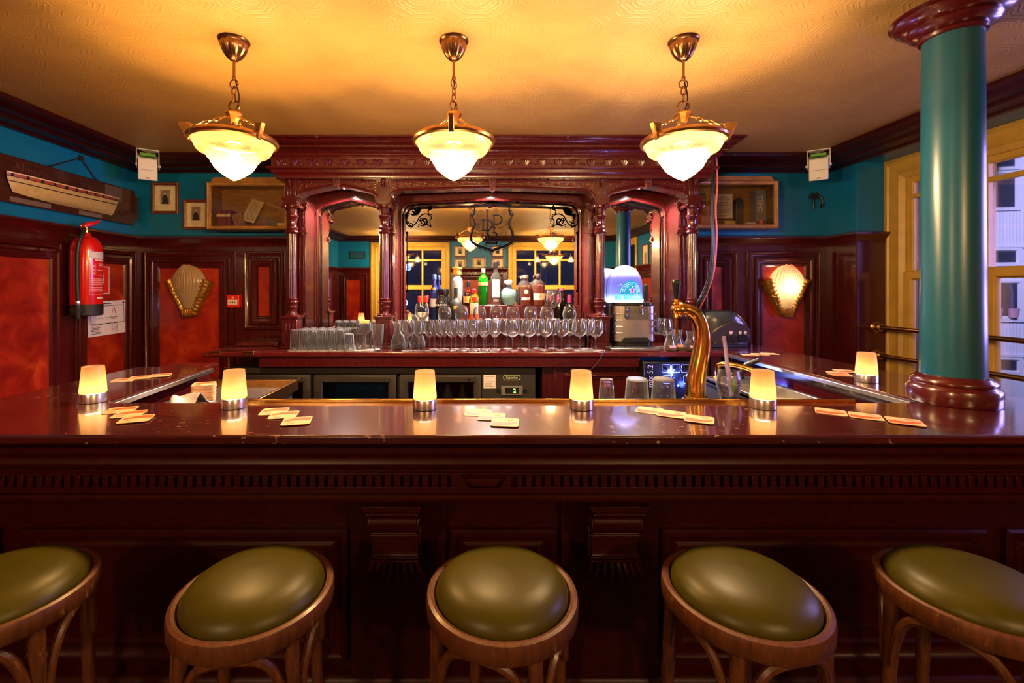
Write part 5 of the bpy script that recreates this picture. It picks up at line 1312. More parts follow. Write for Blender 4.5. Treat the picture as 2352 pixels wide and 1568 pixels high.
b = MB(); b.prism(rrect(dx-.045, 3.345, .37, .145, .02, 4), ZT+.001, ZT+.022, 'z'); tr = b.build('drip_tray', STEEL, t, bevel=.004)
b = MB()
for k in range(12): b.box(dx-.045-.16+.027*k, dx-.045-.148+.027*k, 3.285, 3.405, ZT+.0222, ZT+.0236)
b.build('drip_grate', BLACK, tr)
# its cable hanging over the counter edge
b = MB(); b.tube(catmull([(dx-.14, 3.47, ZT+.006), (.98, 3.36, ZT+.006), (.93, 3.28, ZT+.008), (.90, 3.235, ZT+.0), (.86, 3.232, 1.03), (.80, 3.245, .96)], 6), .004, 6); tag(b.build('power_cable', BLACK), 'thin black cable from the dispenser hanging over the counter edge', 'cable')

# round dark countertop machine beside the lit wall lamp
mx, my = 1.945, 3.62
t = thing('glass_polisher', 'dark rounded countertop machine with three round ports beside the lit wall lamp', 'machine', (mx, my, ZT))
def hood(x): return .285-.13*max(0, (x-.02)/.16)**1.7 - .01*max(0, (-.10-x)/.06)**2
b = MB(); rs = []
xs = [-.165+.33*k/20 for k in range(21)]
for x in xs:
    h = hood(x); w = .15*math.sqrt(max(.05, 1-(x/.19)**2*.55))
    sec = [(-w, .03), (-w, h*.72)] + [(-w+w*.28*(1-math.cos(a)), h*.72+(h*.28)*math.sin(a)) for a in (R(30), R(60), R(90))] + [(w-w*.28, h), (w-w*.08, h*.86), (w, h*.72), (w, .03)]
    rs.append([(mx+x, my+y, ZT+z) for y, z in sec])
b.rings(rs, True, True, True); b.build('hood', plain('dark_grey_gloss', (.045, .055, .058), .22, .3, coat=.6), t, smooth=50)
b = MB(); b.prism([(mx-.155, my-.135), (mx+.155, my-.12), (mx+.155, my+.13), (mx-.155, my+.13)], ZT, ZT+.04, 'z'); b.build('foot', BLACKM, t, bevel=.005)
pp = [(mx-.155, .100), (mx-.10, .145), (mx-.04, .180), (mx+.03, .198), (mx+.09, .185), (mx+.15, .15)]
b = MB(); b.tube(catmull([(x, my-.153+.035*((x-mx)/.17)**2, ZT+z) for x, z in pp], 5), .0035, 6); b.build('trim_line', CHROME, t)
b = MB(); poly = [(p.x, p.y) for p in catmull([(x, ZT+z-.004, 0) for x, z in pp], 4)] + [(mx+.15, ZT+.045), (mx-.155, ZT+.045)]
b.prism(poly, my-.158, my-.135, 'y'); b.build('ribbed_front', plain('dark_brown_plastic', (.030, .020, .018), .4), t)
PORT = plain('pale_port', (.70, .55, .50), .4)
for x in (.0, .072, .112):
    b = MB(); b.ball((mx+x, my-.159, ZT+.118), (.015 if x == 0 else .012, .004, .015), 16, 6); b.build('port_ring', PORT, t)
for x0, x1 in ((-.03, .045), (.055, .14)):
    b = MB(); b.prism([(mx+x0, ZT+.045), (mx+x1, ZT+.045), (mx+x1, ZT+.10), (mx+x0, ZT+.10)], my-.168, my-.150, 'y'); b.build('drawer', BLACK, t, bevel=.006)

# ---------------------------------------------------------------- glasses and jar on the bar
tb = tumbler(.128, .0425, .0520)
MBt = tb.build('tumbler', GLASS, origin=(0, 0, 0))
put(MBt, [(X(1463, 1.885), 1.885, ZT-.0495), (X(1524, 1.885), 1.885, ZT-.0495)], '{} upturned clear tumbler from the shot glass behind the bar edge', 'upturned tumblers behind the bar edge')
bpy.data.objects.remove(MBt)
t = thing('shot_glass', 'upturned small faceted glass with a thick red tinted base behind the bar edge', 'glass', (X(1393, 1.885), 1.885, ZT-.0495))
b = MB(); b.lathe([(.0335, 0), (.031, .06), (.027, .115), (.025, .124), (.001, .126)], t.location, 16, smooth if False else None); b.lathe([(.0315, 0), (.029, .06), (.0255, .095), (.001, .097)], t.location, 16); b.build('glass_body', GLASSR, t)
b = MB(); b.lathe([(.001, .1), (.0245, .1), (.0225, .112), (.001, .112)], t.location, 16); b.build('thick_base', glass('reddish_glass', (.9, .6, .6), body=.25, body_col=(.7, .25, .25)), t)
hx, hy = X(1674, 1.86), 1.86
t = thing('mixing_jar', 'clear bulbous jar with a lilac stirring spoon standing before the sink', 'jar', (hx, hy, ZT-.05))
zb = ZT-.05
b = MB(); b.lathe([(.001, 0), (.022, 0), (.026, .01), (.036, .06), (.047, .10), (.047, .125), (.040, .150), (.036, .165), (.0345, .165), (.038, .15), (.045, .125), (.045, .10), (.034, .06), (.001, .02)], (hx, hy, zb), 36); b.tube([(hx+.047*math.cos(2*PI*k/30), hy+.047*math.sin(2*PI*k/30), zb+.112) for k in range(30)], .003, 6, closed=True); b.build('glass_body', GLASS, t)
b = MB(); b.lathe([(.001, .02), (.032, .055), (.034, .064), (.001, .064)], (hx, hy, zb), 24); b.build('clear_liquid', glass('pale_liquid', (.9, .92, 1), body=.1, body_col=(.7, .7, .9)), t)
b = MB(); b.ball((hx+.012, hy-.02, zb+.10), (.012, .006, .03), 8, 6); b.build('mint_leaf', plain('mint_leaf', (.05, .25, .08), .5), t)
LIL = plain('lilac_plastic', (.52, .42, .85), .25)
o = MB().tube(catmull([(hx+.014, hy-.005, zb+.06), (hx+.004, hy, zb+.13), (hx-.006, hy, zb+.18), (hx-.012, hy, zb+.24), (hx-.020, hy, zb+.305)], 5), [.011]*6+[.009]*6+[.007]*9, 10).build('stirring_spoon', LIL); tag(o, 'lilac plastic stirring spoon leaning in the clear jar', 'spoon')

# ---------------------------------------------------------------- wall lamps
def make_sconce(lit):
    t = thing('wall_lamp', 'x', 'lamp')
    # pleated glass shade: bulging fan, local +x right, -y out of the wall, origin at lower tip
    out = [(0, .045), (.032, .045), (.066, .12), (.104, .20), (.140, .285), (.140, .315), (.128, .345), (.114, .375), (.094, .400), (.070, .425), (.040, .442), (.016, .448), (0, .440)]
    b = MB(); rs = []
    hs = [.045+.40*k/30 for k in range(31)]
    def halfw(z):
        for (x0, z0), (x1, z1) in zip(out[1:], out[2:]):
            if min(z0, z1) <= z <= max(z0, z1) and z1 != z0: return x0+(x1-x0)*(z-z0)/(z1-z0)
        return .015
    n = 48
    for z in hs:
        w = 1.10*max(.012, halfw(min(z, .447))); row = []
        for k in range(n+1):
            u = -1+2*k/n
            d = .085*math.sqrt(max(0, 1-u*u*.93))*(.45+.55*math.sin(PI*min(1, (z-.02)/.52)))
            d += .0030*math.cos(u*34+z*14*u)*(.3+.7*min(1, max(0, (z-.2)/.12)))
            row.append((w*u, -.02-d, z+.006*math.cos(u*10)*max(0, (z-.34)/.1)))
        rs.append(row)
    b.rings(rs, False); o = b.build('glass_shade', SCONCEGLASS, t, smooth=70)
    for s in (-1, 1):
        b = MB(); rs = []
        for k in range(15):
            f = k/14; cx = s*(.036+.130*f); cz = .015+.30*f; w = .026+.020*f
            dx_, dz_ = s*.92, -.40
            row = []
            for q in range(10):
                a = PI*q/9
                bmp = .0035*math.sin(k*2.1+q*1.3)+.003*math.sin(q*5+k)
                row.append((cx-dx_*w*math.cos(a), -(.008+(.050+.02*f+bmp)*math.sin(a)), cz-dz_*w*math.cos(a)))
            rs.append(row)
        b.rings(rs, True, True, True)
        for k in range(10):
            f = (k+.5)/10; cx = s*(.036+.130*f); cz = .015+.30*f
            b.tube([(cx-s*.022, -.058-.018*f, cz+.020), (cx+s*.004, -.066-.02*f, cz+.002+.01*math.sin(k)), (cx+s*.026, -.045-.015*f, cz-.004)], .0042, 5)
        b.build('gilded_arm', GILT, t)
    b = MB(); b.prism([(-.034, .0), (.034, .0), (.046, .06), (.024, .072), (-.024, .072), (-.046, .06)], -.075, -.002, 'y')
    for k in range(5): b.tube([(-.028+.014*k, -.078, .008), (-.034+.017*k, -.080, .06)], .004, 5)
    b.build('gilded_foot', GILT, t, bevel=.004)
    b = MB(); b.prism([(-.05, .03), (.05, .03), (.10, .25), (-.10, .25)], -.012, .0, 'y'); b.build('back_plate', GILT, t)
    if lit: MB().ball((0, -.055, .255), .024, 14, 10).build('bulb', BULB, t)
    return t
sc = make_sconce(False); sc.location = (-2.515, 3.926, 1.318); sc['label'] = 'unlit gilded fan wall lamp on the red panel beside the call point'
sc2 = make_sconce(True); sc2.location = (2.665, 3.926, 1.318); sc2['label'] = 'lit gilded fan wall lamp glowing on the panel beside the dark machine'
light('wall_lamp_light', 'POINT', (2.665, 3.926-.058, 1.318+.262), 3.6, (1, .72, .38), size=.026)

# ---------------------------------------------------------------- wall things: boat, pictures, cases, extinguisher
t = thing('half_hull_model', 'cream half hull boat model on a dark mahogany plaque', 'model boat', (-2.98, 3.2, 2.10))
b = MB(ML); b.prism([(2.40, 2.10), (3.86, 2.10), (3.86, 2.135), (3.905, 2.155), (3.905, 2.345), (3.86, 2.365), (3.86, 2.40), (2.40, 2.40)], -.040, -.005, 'y'); b.build('plaque', wood('plaque_wood', (.028, .006, .004), (.065, .014, .009), rough=.3), t, bevel=.006)
HULL = plain('hull_cream', (.50, .36, .14), .4, var=.1); HRED = plain('hull_red', (.30, .05, .03), .4); HBLK = plain('hull_black_line', (.02, .012, .010), .4); HW = plain('hull_rail', (.62, .48, .28), .4)
HX0, HX1 = 2.79, 3.66
def sheer(f): return 2.288-.012*math.sin(PI*f)+.004*f
def hw_(f): return .082*(math.sin(PI*min(.985, max(.015, .02+.95*f)))**.6)
def hullgrid(z_a, z_b, grow=0.0, m=8, keel=False):
    b = MB(ML); rs = []
    for i in range(31):
        f = i/30; x = HX0+(HX1-HX0)*f; za, zb_ = z_a(f), z_b(f); row = []
        for j in range(m+1):
            v = j/m; z = za+(zb_-za)*v
            s = max(0, min(1, (z-2.150)/(.14)))
            x2 = x + ((.060*(1-s)**1.5)*(1-f)**3 - (.045*(1-s)**1.2)*(f)**3)
            row.append((x2, -.042-(hw_(f)+grow)*(s**.45), z))
        rs.append(row)
    b.rings(rs, False); return b
hullgrid(lambda f: 2.148+.022*(1-f)**6, lambda f: sheer(f)-.024).build('hull', HULL, t, smooth=60)
hullgrid(lambda f: sheer(f)-.024, lambda f: sheer(f)-.004, .001, 2).build('red_strake', HRED, t)
hullgrid(lambda f: sheer(f)-.005, lambda f: sheer(f)+.003, .004, 2).build('rail', HW, t)
hullgrid(lambda f: sheer(f)-.056, lambda f: sheer(f)-.050, .0016, 1).build('black_line', HBLK, t)
hullgrid(lambda f: sheer(f)-.026, lambda f: sheer(f)-.022, .002, 1).build('black_line', HBLK, t)
for k in range(11):
    f = (k+.35)/11; x = HX0+(HX1-HX0)*f; b = MB(ML); b.box(x-.005, x+.005, -.042-hw_(f)*.98-.004, -.042-hw_(f)*.5, sheer(f)-.024, sheer(f)-.004)
    b.build('black_post', HBLK, t)
GP = plain('plaque_paper', (.10, .065, .045), .6)
b = MB(ML); b.box(3.55, 3.72, -.0415, -.040, 2.26, 2.385); b.build('paper_label', GP, t)
SILV = plain('plaque_plate', (.30, .22, .18), .35, .6)
MB(ML).box(2.83, 3.10, -.0425, -.040, 2.108, 2.140).build('engraved_plate', SILV, t); MB(ML).box(3.32, 3.52, -.0425, -.040, 2.108, 2.138).build('engraved_plate', SILV, t)
SCR = plain('faded_script', (.075, .020, .012), .5)
for s_, x in (('Almeria', 2.97), ('Elly', 3.20), ('Jane', 3.38)): text(s_, .075, ML @ face_y((x, -.0412, 2.335)), SCR, t)
b = MB(ML); b.tube([(3.72+.03*math.cos(2*PI*k/20), -.0415, 2.19+.03*math.sin(2*PI*k/20)) for k in range(20)], .0015, 4, closed=True); b.build('emblem', SCR, t)
b = MB(ML); b.tube([(3.10, -.022, 2.398), (3.366, -.012, 2.537), (3.50, -.022, 2.398)], .005, 6); b.box(3.352, 3.38, -.02, 0, 2.520, 2.556); b.build('hanging_cord', BLACKM, t)

def portrait(name_lab, cx, cz, w, h, y=YB, M=None, img=None):
    t = thing('framed_picture', name_lab, 'picture', (cx, y, cz) if M is None else (M @ Vector((cx, 0, cz))), group='small framed pictures')
    Mx = M or Matrix.Translation((0, y, 0))
    fw = .026
    b = MB(Mx); b.frame(cx-w/2, cx+w/2, cz-h/2, cz+h/2, [(0, 0), (0, .016), (.006, .020), (.016, .018), (fw, .010), (fw, 0)]); b.build('frame', PICWOOD, t, smooth=20)
    MB(Mx).box(cx-w/2+fw-.002, cx+w/2-fw+.002, -.006, -.001, cz-h/2+fw-.002, cz+h/2-fw+.002).build('mount', plain('cream_mount', (.70, .60, .42), .7), t)
    iw, ih = w*.36, h*.46
    p = MB(Mx).box(cx-iw/2, cx+iw/2, -.0075, -.0058, cz-ih/2+.01, cz+ih/2+.01).build('print', plain('sepia_print', (.30, .19, .16), .6, var=.4, scale=25), t)
    if img:                                                                # a dark standing or seated figure
        b = MB(Mx)
        b.prism([(cx-iw*.34, cz-ih*.40), (cx+iw*.30, cz-ih*.40), (cx+iw*.26, cz+ih*.02), (cx+iw*.10, cz+ih*.20), (cx-iw*.12, cz+ih*.20), (cx-iw*.28, cz)], -.0082, -.0074, 'y'); b.build('printed_coat', INK, p)
        b = MB(Mx); b.prism([(cx-iw*.02+iw*.10*math.cos(2*PI*k/12), cz+ih*.32+iw*.14*math.sin(2*PI*k/12)) for k in range(12)], -.0082, -.0074, 'y'); b.build('printed_face', plain('printed_skin', (.55, .36, .26), .6), p)
    return t
portrait('portrait print in a red brown frame under the corner speaker', -2.758, 2.354, .234, .276, img=True)
portrait('portrait print in a red brown frame touching the display case', -2.487, 2.208, .222, .264, img=True)
# rear wall prints, seen in the mirror
for i, (x, z, w, h) in enumerate(((-.40, 2.36, .26, .24), (-.40, 2.08, .24, .26), (0, 2.12, .28, .24), (.40, 2.36, .26, .24), (.40, 2.10, .26, .24))):
    o = portrait(['print hung high beside the mirrored crest', 'print hung low beside the frosted bottle reflection', 'print in the middle of the mirrored teal wall', 'print hung high below the crest tip', 'print hung low behind the clear vodka bottle'][i]+' on the rear wall', -x, z, w, h, M=MRE, img=True)
portrait('framed document in the mirrored arch above the glowing dome', .55, 2.08, .30, .62, M=MR)

def case(lab, x0, x1, z0, z1):
    t = thing('display_case', lab, 'display case', ((x0+x1)/2, YB, z0))
    yf = 3.75
    b = MB(); b.box(x0, x1, YB-.012, YB, z0, z1); b.box(x0, x0+.014, yf, YB, z0, z1); b.box(x1-.014, x1, yf, YB, z0, z1); b.box(x0, x1, yf, YB, z0, z0+.014); b.box(x0, x1, yf, YB, z1-.014, z1)
    b.build('box', CASEWOOD, t)
    b = MB(); b.frame(x0-.004, x1+.004, z0-.004, z1+.004, [(0, -.004), (0, .010), (.008, .018), (.016, .012), (.026, .012), (.032, .004), (.032, -.004)], yf); b.prism([(x0+.02, z1), (x1-.02, z1), (x1-.05, z1+.045), (x0+.05, z1+.045)], yf-.0, YB, 'y'); b.build('front_frame', CASEWOOD, t)
    MB().box(x0+.03, x1-.03, yf+.0, yf+.003, z0+.03, z1-.03).build('pane', CASEGLASS, t, smooth=0)
    return t
case('brown glazed display case with red books and a tilted document', -2.268, -1.60, 2.056, 2.445)
CF = 2.0705
BRED = plain('red_book_cloth', (.22, .018, .014), .6)
for i in range(3):
    x = -2.205+.040*i
    t = thing('red_book', ORD[i]+' red book with cream spine label from the left in the display case', 'book', (x, 3.85, CF), group='red books in the display case')
    MB().box(x-.018, x+.018, 3.80, 3.92, CF, CF+.155).build('cover', BRED, t, bevel=.003); MB().box(x-.0182, x+.0182, 3.7985, 3.801, CF+.098, CF+.118).build('spine_label', CREAM, t)
b = MB(Matrix.Translation((-1.945, 3.86, CF+.155)) @ Euler((R(-18), R(18), 0)).to_matrix().to_4x4()); b.box(-.055, .055, -.003, .003, -.105, .105)
DOC = plain('old_document', (.60, .42, .28), .7)
o = b.build('tilted_document', DOC); tag(o, 'aged printed document leaning tilted in the display case', 'document')
b = MB(Matrix.Translation((-1.945, 3.86, CF+.155)) @ Euler((R(-18), R(18), 0)).to_matrix().to_4x4())
for k in range(12): b.box(-.042, .042-(.02 if k % 4 == 0 else 0), -.0036, -.0028, .085-.015*k-.004, .085-.015*k)
b.build('printed_lines', GREYINK, o)
b = MB(Matrix.Translation((-2.05, 3.84, CF+.07)) @ Euler((0, R(-14), 0)).to_matrix().to_4x4()); b.box(-.045, .045, -.02, .02, -.062, .062)
tag(b.build('patterned_box', plain('patterned_box', (.30, .13, .05), .6, var=.6, scale=60), bevel=.002), 'patterned orange box leaning beside the red books', 'box')
b = MB(); b.lathe([(.017, -.045), (.017, .045)], (-1.875, 3.82, CF+.019), 16, cap0=True, cap1=True, rot=(0, PI/2, 0)); tag(b.build('red_tin', BRED), 'small red tin lying in the display case', 'tin')
b = MB(Matrix.Translation((-1.74, 3.86, CF+.055)) @ Euler((0, R(14), 0)).to_matrix().to_4x4()); b.box(-.08, .08, -.03, .03, -.035, .025); tag(b.build('wooden_box', plain('dark_tan_box', (.16, .08, .03), .6), bevel=.003), 'tan wooden box lying tilted at the right in the display case', 'box')
simple_lathe('brass_weight', 'small brass weight standing in the display case', 'weight', [(.001, 0), (.017, 0), (.017, .012), (.010, .02), (.012, .032), (.001, .04)], (-1.79, 3.79, CF), BRASS)
b = MB(); b.box(-1.70, -1.63, 3.78, 3.80, CF, CF+.042); tag(b.build('yellow_card', plain('yellow_card_small', (.75, .42, .06), .6)), 'small yellow card at the corner of the display case', 'card')

case('brown glazed display case with a framed letter and a grey tube', 1.80, 2.495, 2.067, 2.455)
CG = 2.0815
t = thing('framed_letter', 'typed letter in a thin frame inside the display case', 'letter', (2.11, 3.90, CG+.095))
MB().box(2.025, 2.195, 3.88, 3.89, CG+.085, CG+.295).build('sheet', plain('letter_paper', (.78, .62, .52), .7), t)
b = MB()
for k in range(15): b.box(2.045, 2.175-(.03 if k in (0, 14) else 0)-.02*random.random(), 3.8785, 3.8805, CG+.275-.0125*k-.004, CG+.275-.0125*k)
b.build('printed_lines', GREYINK, t)
MB().box(2.045, 2.175, 3.891, 3.936, CG+.085, CG+.10).build('shelf_peg', CASEWOOD, t)
t = thing('grey_tube_box', 'tall grey box with white lettering at the right in the display case', 'box', (2.40, 3.85, CG))
MB().box(2.365, 2.455, 3.83, 3.90, CG+.0, CG+.32).build('box', plain('grey_violet_card', (.20, .17, .24), .5), t, bevel=.003)
text('CHILL', .058, face_y((2.405, 3.829, CG+.20), tilt=R(90)), WHITE, t)
b = MB(); b.box(1.85, 1.885, 3.80, 3.92, CG, CG+.21); tag(b.build('crimson_book', plain('crimson_book', (.42, .03, .06), .6), bevel=.003), 'crimson book standing at the left in the display case', 'book')
b = MB(); b.box(1.90, 2.0, 3.86, 3.91, CG, CG+.20); tag(b.build('pink_folder', plain('pink_folder', (.42, .17, .13), .6), bevel=.003), 'dusty pink folder beside the crimson book', 'folder')
b = MB(); b.box(2.085, 2.175, 3.80, 3.81, CG, CG+.05); tag(b.build('brass_plaque', plain('gold_card', (.62, .42, .12), .5)), 'small gold plaque standing below the framed letter', 'plaque')
t = thing('matchbox', 'small cream matchbox with dark lettering in the display case', 'matchbox', (2.30, 3.80, CG))
MB().box(2.265, 2.335, 3.785, 3.82, CG, CG+.036).build('box', CREAM, t, bevel=.002); text('the Beet', .014, face_y((2.302, 3.7845, CG+.018)), INK, t)
simple_lathe('orange_cap', 'small orange red cylinder before the grey box', 'cylinder', [(.001, 0), (.018, 0), (.018, .055), (.001, .057)], (2.385, 3.79, CG), plain('orange_red', (.80, .14, .05), .5))
b = MB(); b.prism([(2.225, CG+.03), (2.285, CG+.03), (2.285, CG+.23)] + [(2.255+.03*math.cos(a), CG+.23+.035*math.sin(a)) for a in (R(30), R(60), R(90), R(120), R(150))] + [(2.225, CG+.23)], 3.88, 3.925, 'y'); tag(b.build('slipper_case', plain('dark_slate', (.03, .03, .04), .4), bevel=.004), 'dark arched case standing behind the matchbox', 'case')
b = MB(); b.box(2.215, 2.295, 3.86, 3.93, CG, CG+.03); tag(b.build('dark_block', BLACKM), 'dark block under the arched case', 'block')
t = thing('small_print', 'small dark framed print at the left top of the display case', 'picture', (1.92, 3.93, CG+.23))
MB().box(1.86, 1.985, 3.925, 3.938, CG+.228, CG+.315).build('frame', OLDBRASS, t); MB().box(1.866, 1.979, 3.922, 3.926, CG+.234, CG+.309).build('print', plain('dark_print', (.05, .03, .02), .6, var=.8, scale=60), t)

# speakers in the corners
def speaker(lab, loc, rz):
    t = thing('wall_speaker', lab, 'speaker', (0, 0, 0))
    b = MB(Matrix.Rotation(R(14), 4, 'X')); b.box(-.062, .062, -.09, .02, -.135, .030); b.build('cabinet', WHITE, t, bevel=.006)
    b = MB(Matrix.Rotation(R(14), 4, 'X')); b.box(-.058, .058, -.0915, -.088, -.058, -.055); b.build('grille_seam', GREYINK, t)
    b = MB(Matrix.Rotation(R(14), 4, 'X')); b.box(-.012, .012, -.0915, -.088, -.122, -.114); b.build('badge', INK, t)
    b = MB(); b.box(-.075, -.069, -.07, .03, -.05, .088); b.box(.069, .075, -.07, .03, -.05, .088); b.box(-.075, .075, -.07, .03, .082, .089); b.box(-.075, .075, .025, .03, -.02, .088)
    for s in (-1, 1): b.tube([(s*.060, -.03, -.03), (s*.084, -.03, -.03)], .010, 10)
    b.build('bracket', WHITE, t, bevel=.002)
    b = MB(); b.box(-.05, .05, -.04, .025, .042, .065); b.build('cable_terminal', plain('green_terminal', (.10, .30, .03), .5), t)
    t.location = loc; t.rotation_euler = (0, 0, rz); return t
speaker('white speaker in a bracket at the cornice above the portrait prints', (-2.655, 3.60, 2.570), R(34))
speaker('white speaker in a bracket at the cornice beside the black wall hook', (2.725, 3.60, 2.570), R(-36))

# black iron hook on the right back wall
t = thing('wall_corkscrew', 'small black iron corkscrew mounted on the teal wall', 'corkscrew', (2.95, YB, 2.26))
b = MB(); b.box(2.905, 2.985, YB-.02, YB, 2.35, 2.385); b.ball((2.92, YB-.02, 2.392), (.012, .01, .012), 8, 6); b.ball((2.965, YB-.02, 2.392), (.012, .01, .012), 8, 6); b.tube([(2.93, YB-.025, 2.36), (2.925, YB-.025, 2.25)], [.010, .006], 8)
b.build('body', BLACK, t, bevel=.002)
b = MB(); b.tube(catmull([(2.975, YB-.025, 2.37), (3.00, YB-.03, 2.33), (3.00, YB-.03, 2.29), (2.985, YB-.03, 2.27)], 4), .010, 8); b.build('handle', BLACK, t)

# cable bundle down the right of the back bar
t = thing('cable_bundle', 'bundle of black and pink cables hanging beside the last column', 'cables', (1.80, 3.36, 2.3))
BC = plain('black_cable', (.012, .012, .016), .35)
for k, (off, mm) in enumerate(((0, BC), (-.012, BC), (-.02, BC), (.016, plain('pink_cable', (.62, .13, .13), .4)))):
    pts = [at(1640, 352, 3.40), at(1642, 420, 3.36), at(1638, 480, 3.36), at(1641, 545, 3.36), at(1636, 620, 3.38), at(1622, 668, 3.40), at(1604, 705, 3.45), at(1594, 735, 3.60)]
    b = MB(); b.tube(catmull([(p.x+off*(1 if i < 7 else .4), p.y+.006*math.sin(i+k), p.z) for i, p in enumerate(pts)], 6), .0065, 8); b.build('cable', mm, t)

# fire extinguisher on the left wall
ex, ey = -2.862, 3.27
t = thing('fire_extinguisher', 'red fire extinguisher with black hose hanging on the dark panelled wall', 'fire extinguisher', (ex, ey, 1.36))
b = MB(); b.lathe([(.093, 1.43), (.095, 1.44), (.095, 1.83), (.092, 1.865), (.078, 1.905), (.055, 1.93), (.030, 1.94), (.024, 1.955), (.022, 1.965), (.001, 1.966)], (ex, ey, 0), 48); b.build('cylinder', REDP, t)
b = MB(); b.lathe([(.001, 1.362), (.088, 1.362), (.096, 1.368), (.097, 1.445), (.090, 1.447)], (ex, ey, 0), 48); b.build('base', BLACKM, t)
b = MB(); b.lathe([(.014, 1.96), (.018, 1.965), (.018, 1.985), (.012, 1.99), (.012, 2.01), (.001, 2.01)], (ex, ey, 0), 18); b.tube([(ex-.02, ey-.03, 1.99), (ex+.05, ey+.03, 1.985)], .008, 8); b.tube([(ex+.02+.016*math.cos(2*PI*k/16), ey-.05, 2.008+.018*math.sin(2*PI*k/16)) for k in range(16)], .003, 6, closed=True); b.build('valve', OLDBRASS, t)
dv = Vector((.55, .83, 0)).normalized()
b = MB(); pts = catmull([(ex-.02*dv.x+.0, ey-.02, 1.995), (ex, ey, 2.02), (ex+.03, ey+.045, 2.045), (ex+.035, ey+.085, 2.075)], 5); b.tube(pts, [.010, .014, .017, .019, .020, .020, .019, .018, .016, .014, .012, .009, .007, .004, .003, .002][:len(pts)], 8); b.build('lever', REDP, t)
b = MB(); b.tube(catmull([(ex+.02, ey-.04, 1.985), (ex+.05, ey-.085, 1.95), (ex+.05, ey-.122, 1.86), (ex+.045, ey-.125, 1.70), (ex+.045, ey-.122, 1.55), (ex+.045, ey-.118, 1.47)], 6), .013, 10); b.build('hose', RUBBER, t)
b = MB(); b.lathe([(.015, 1.47), (.016, 1.465), (.016, 1.445), (.014, 1.44)], (ex+.045, ey-.118, 0), 14); nz = b.build('nozzle_collar', STEEL, t)
b = MB(); b.lathe([(.016, 1.442), (.018, 1.40), (.014, 1.375), (.010, 1.345), (.001, 1.345)], (ex+.045, ey-.118, 0), 14); b.cbox((ex+.03, ey-.105, 1.405), (.06, .05, .03)); b.build('nozzle', BLACKM, t)
b = MB(); b.box(XL+.022, ex-.085, ey-.03, ey+.03, 1.50, 1.85); b.build('wall_bracket', BLACKM, t)
def xwrap(name, a0, a1, z0, z1, mm, r=.0958):
    b = MB(); A = [R(a0+(a1-a0)*k/10) for k in range(11)]; b.rings([[(ex+r*math.cos(a), ey+r*math.sin(a), z) for a in A] for z in (z0, z1)], False); return b.build(name, mm, t)
# the label faces the room, turned a little to the right
xwrap('white_label', -38, 30, 1.775, 1.825, plain('ext_label', (.65, .60, .62), .5))
xwrap('white_label', -12, 22, 1.485, 1.497, PAPER)
LPK = plain('pink_print', (.85, .45, .42), .5)
for z0, z1, a0, a1 in ((1.757, 1.768, -18, 30), (1.735, 1.739, -5, 28), (1.722, 1.726, -5, 20), (1.69, 1.693, -10, 24), (1.655, 1.658, -10, 24), (1.625, 1.629, -36, 26), (1.612, 1.616, -36, 20), (1.598, 1.602, -36, 26), (1.584, 1.588, -36, 18), (1.565, 1.569, -36, 24), (1.552, 1.556, -36, 22), (1.540, 1.543, -36, 26), (1.515, 1.5165, -39, 30)):
    xwrap('printed_line', a0, a1, z0, z1, LPK, .0959)
for a in (-39, -17): xwrap('printed_line', a, a+1, 1.515 if a == -39 else 1.655, 1.74, LPK, .0959)
for i, z in enumerate((1.72, 1.695, 1.67)): xwrap('pictogram', -34, -22, z-.008, z+.006, LPK, .0959)
for i, ch_ in enumerate('Brandblusser'):
    a = R(-16+4.0*i); text(ch_, .016, Matrix.Translation((ex+.0962*math.cos(a), ey+.0962*math.sin(a), 1.765)) @ Matrix.Rotation(a+PI/2, 4, 'Z') @ Matrix.Rotation(PI/2, 4, 'X'), WHITE, t, extrude=.0002)
# sign, plan and call point
t = thing('fire_sign', 'small red fire sign with white edge behind the extinguisher', 'sign', (XL+.03, 3.55, 1.515))
b = MB(ML); b.box(3.42, 3.605, -.030, -.026, 1.515, 1.735); b.build('white_edge', WHITE, t)
b = MB(ML); b.box(3.428, 3.597, -.0312, -.0295, 1.523, 1.727); b.build('red_field', REDL, t)
b = MB(ML); b.box(3.495, 3.53, -.0320, -.031, 1.57, 1.66); b.tube([(3.51, -.0318, 1.665), (3.54, -.0318, 1.68), (3.545, -.0318, 1.60)], .004, 5); b.build('pictogram', WHITE, t)
t = thing('evacuation_plan', 'white evacuation plan sheet under the fire extinguisher', 'plan', (XL+.03, 3.59, 1.19))
b = MB(ML @ Matrix.Translation((3.59, 0, 1.325)) @ Matrix.Rotation(R(-1.5), 4, 'Y')); M_ = b.M
b.box(-.19, .19, -.034, -.031, -.135, .135); b.build('sheet', PAPER, t)
b = MB(M_)
for x0, x1, z0, z1 in ((-.165, .16, .095, .099), (-.165, .16, -.045, -.041), (-.165, -.161, -.045, .099), (.156, .16, -.045, .099)):
    b.box(x0, x1, -.035, -.0335, z0, z1)
for k in range(4): b.box(-.16+.07*k, -.125+.07*k, -.0352, -.0335, -.048, -.040)
b.box(-.06, .03, -.035, -.0335, .112, .120)
for k in range(6): b.box(-.165, -.09+.01*(k % 3), -.035, -.0335, -.062-.011*k, -.058-.011*k)
b.frame(.03, .085, -.115, -.055, [(0, 0), (0, .035), (.002, .035), (.002, 0)])
for k in range(4): b.box(.035, .08, -.035, -.0335, -.066-.012*k, -.064-.012*k)
b.ball((.155, -.034, .115), (.012, .001, .010), 10, 4); b.box(.02, .09, -.035, -.0335, 0, .004); b.box(.03, .08, -.035, -.0335, -.012, -.009)
b.build('printed_plan', INK, t)
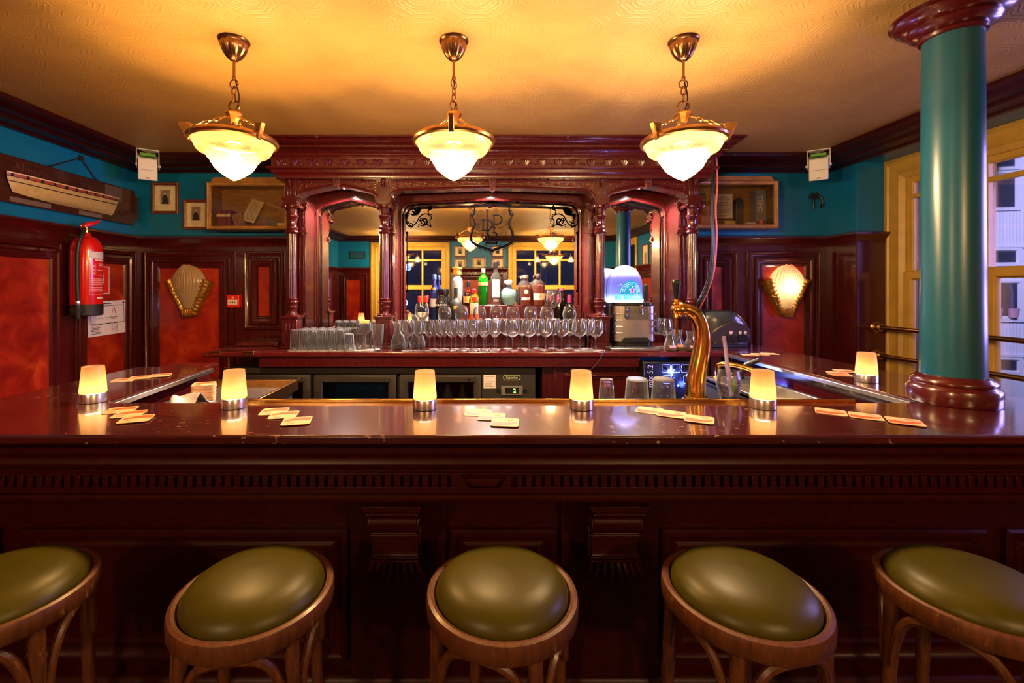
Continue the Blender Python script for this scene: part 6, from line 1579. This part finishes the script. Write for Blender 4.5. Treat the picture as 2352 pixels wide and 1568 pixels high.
b = MB(M_); b.tube([(.055, -.0345, .085), (.075, -.0345, .02)], .003, 5); b.build('red_arrow', REDL, t)
b = MB(M_); b.tube([(-.10, -.0345, .0), (.03, -.0345, .005), (.05, -.0345, .08)], .0018, 5); b.build('green_route', plain('green_line', (.05, .35, .12), .6), t)
t = thing('fire_call_point', 'small red fire alarm call point on the mahogany wall', 'call point', (-2.135, 3.928, 1.395))
b = MB(); b.box(-2.185, -2.075, 3.878, 3.928, 1.395, 1.505); b.build('case', REDL, t, bevel=.006)
b = MB(); b.box(-2.170, -2.090, 3.8755, 3.880, 1.42, 1.463); b.build('glass_plate', WHITE, t)
b = MB(); b.ball((-2.13, 3.876, 1.441), (.008, .002, .008), 8, 5); b.box(-2.155, -2.142, 3.874, 3.876, 1.438, 1.444); b.box(-2.118, -2.105, 3.874, 3.876, 1.438, 1.444); b.build('printed_arrows', INK, t)
b = MB(); b.box(-2.138, -2.122, 3.8765, 3.880, 1.475, 1.490); b.build('pictogram', WHITE, t)
# vent on the rear wall (mirrored)
b = MB(MRE); b.frame(2.42, 2.75, 2.20, 2.36, [(0, 0), (0, .012), (.012, .012), (.016, .004), (.016, 0)])
for k in range(8): b.box(2.436, 2.734, -.008, 0, 2.218+.017*k, 2.226+.017*k)
o = b.build('wall_vent', BLACKM); tag(o, 'black slatted wall vent seen in the mirrored arch', 'vent')
# cup hooks along the cornice
for i, (x, y) in enumerate(((-1.16, 3.205), (-.40, 3.205), (.62, 3.205), (1.45, 3.205), (2.05, 3.63), (-2.1, 3.63))):
    b = MB(); b.tube([(x, y+.003, 2.652), (x, y-.012, 2.648), (x, y-.018, 2.636), (x+.010, y-.018, 2.628), (x+.016, y-.018, 2.638)], .0025, 6)
    tag(b.build('cup_hook', CHROME), ['small chrome hook on the cornice above the first arch', 'small chrome hook on the cornice beside the middle lamp', 'small chrome hook on the cornice before the last arch', 'small chrome hook on the cornice near the lamp by the pillar', 'small chrome hook on the wall cornice above the framed letter', 'small chrome hook on the wall cornice above the books case'][i], 'hook', 'cup hooks on the cornice')
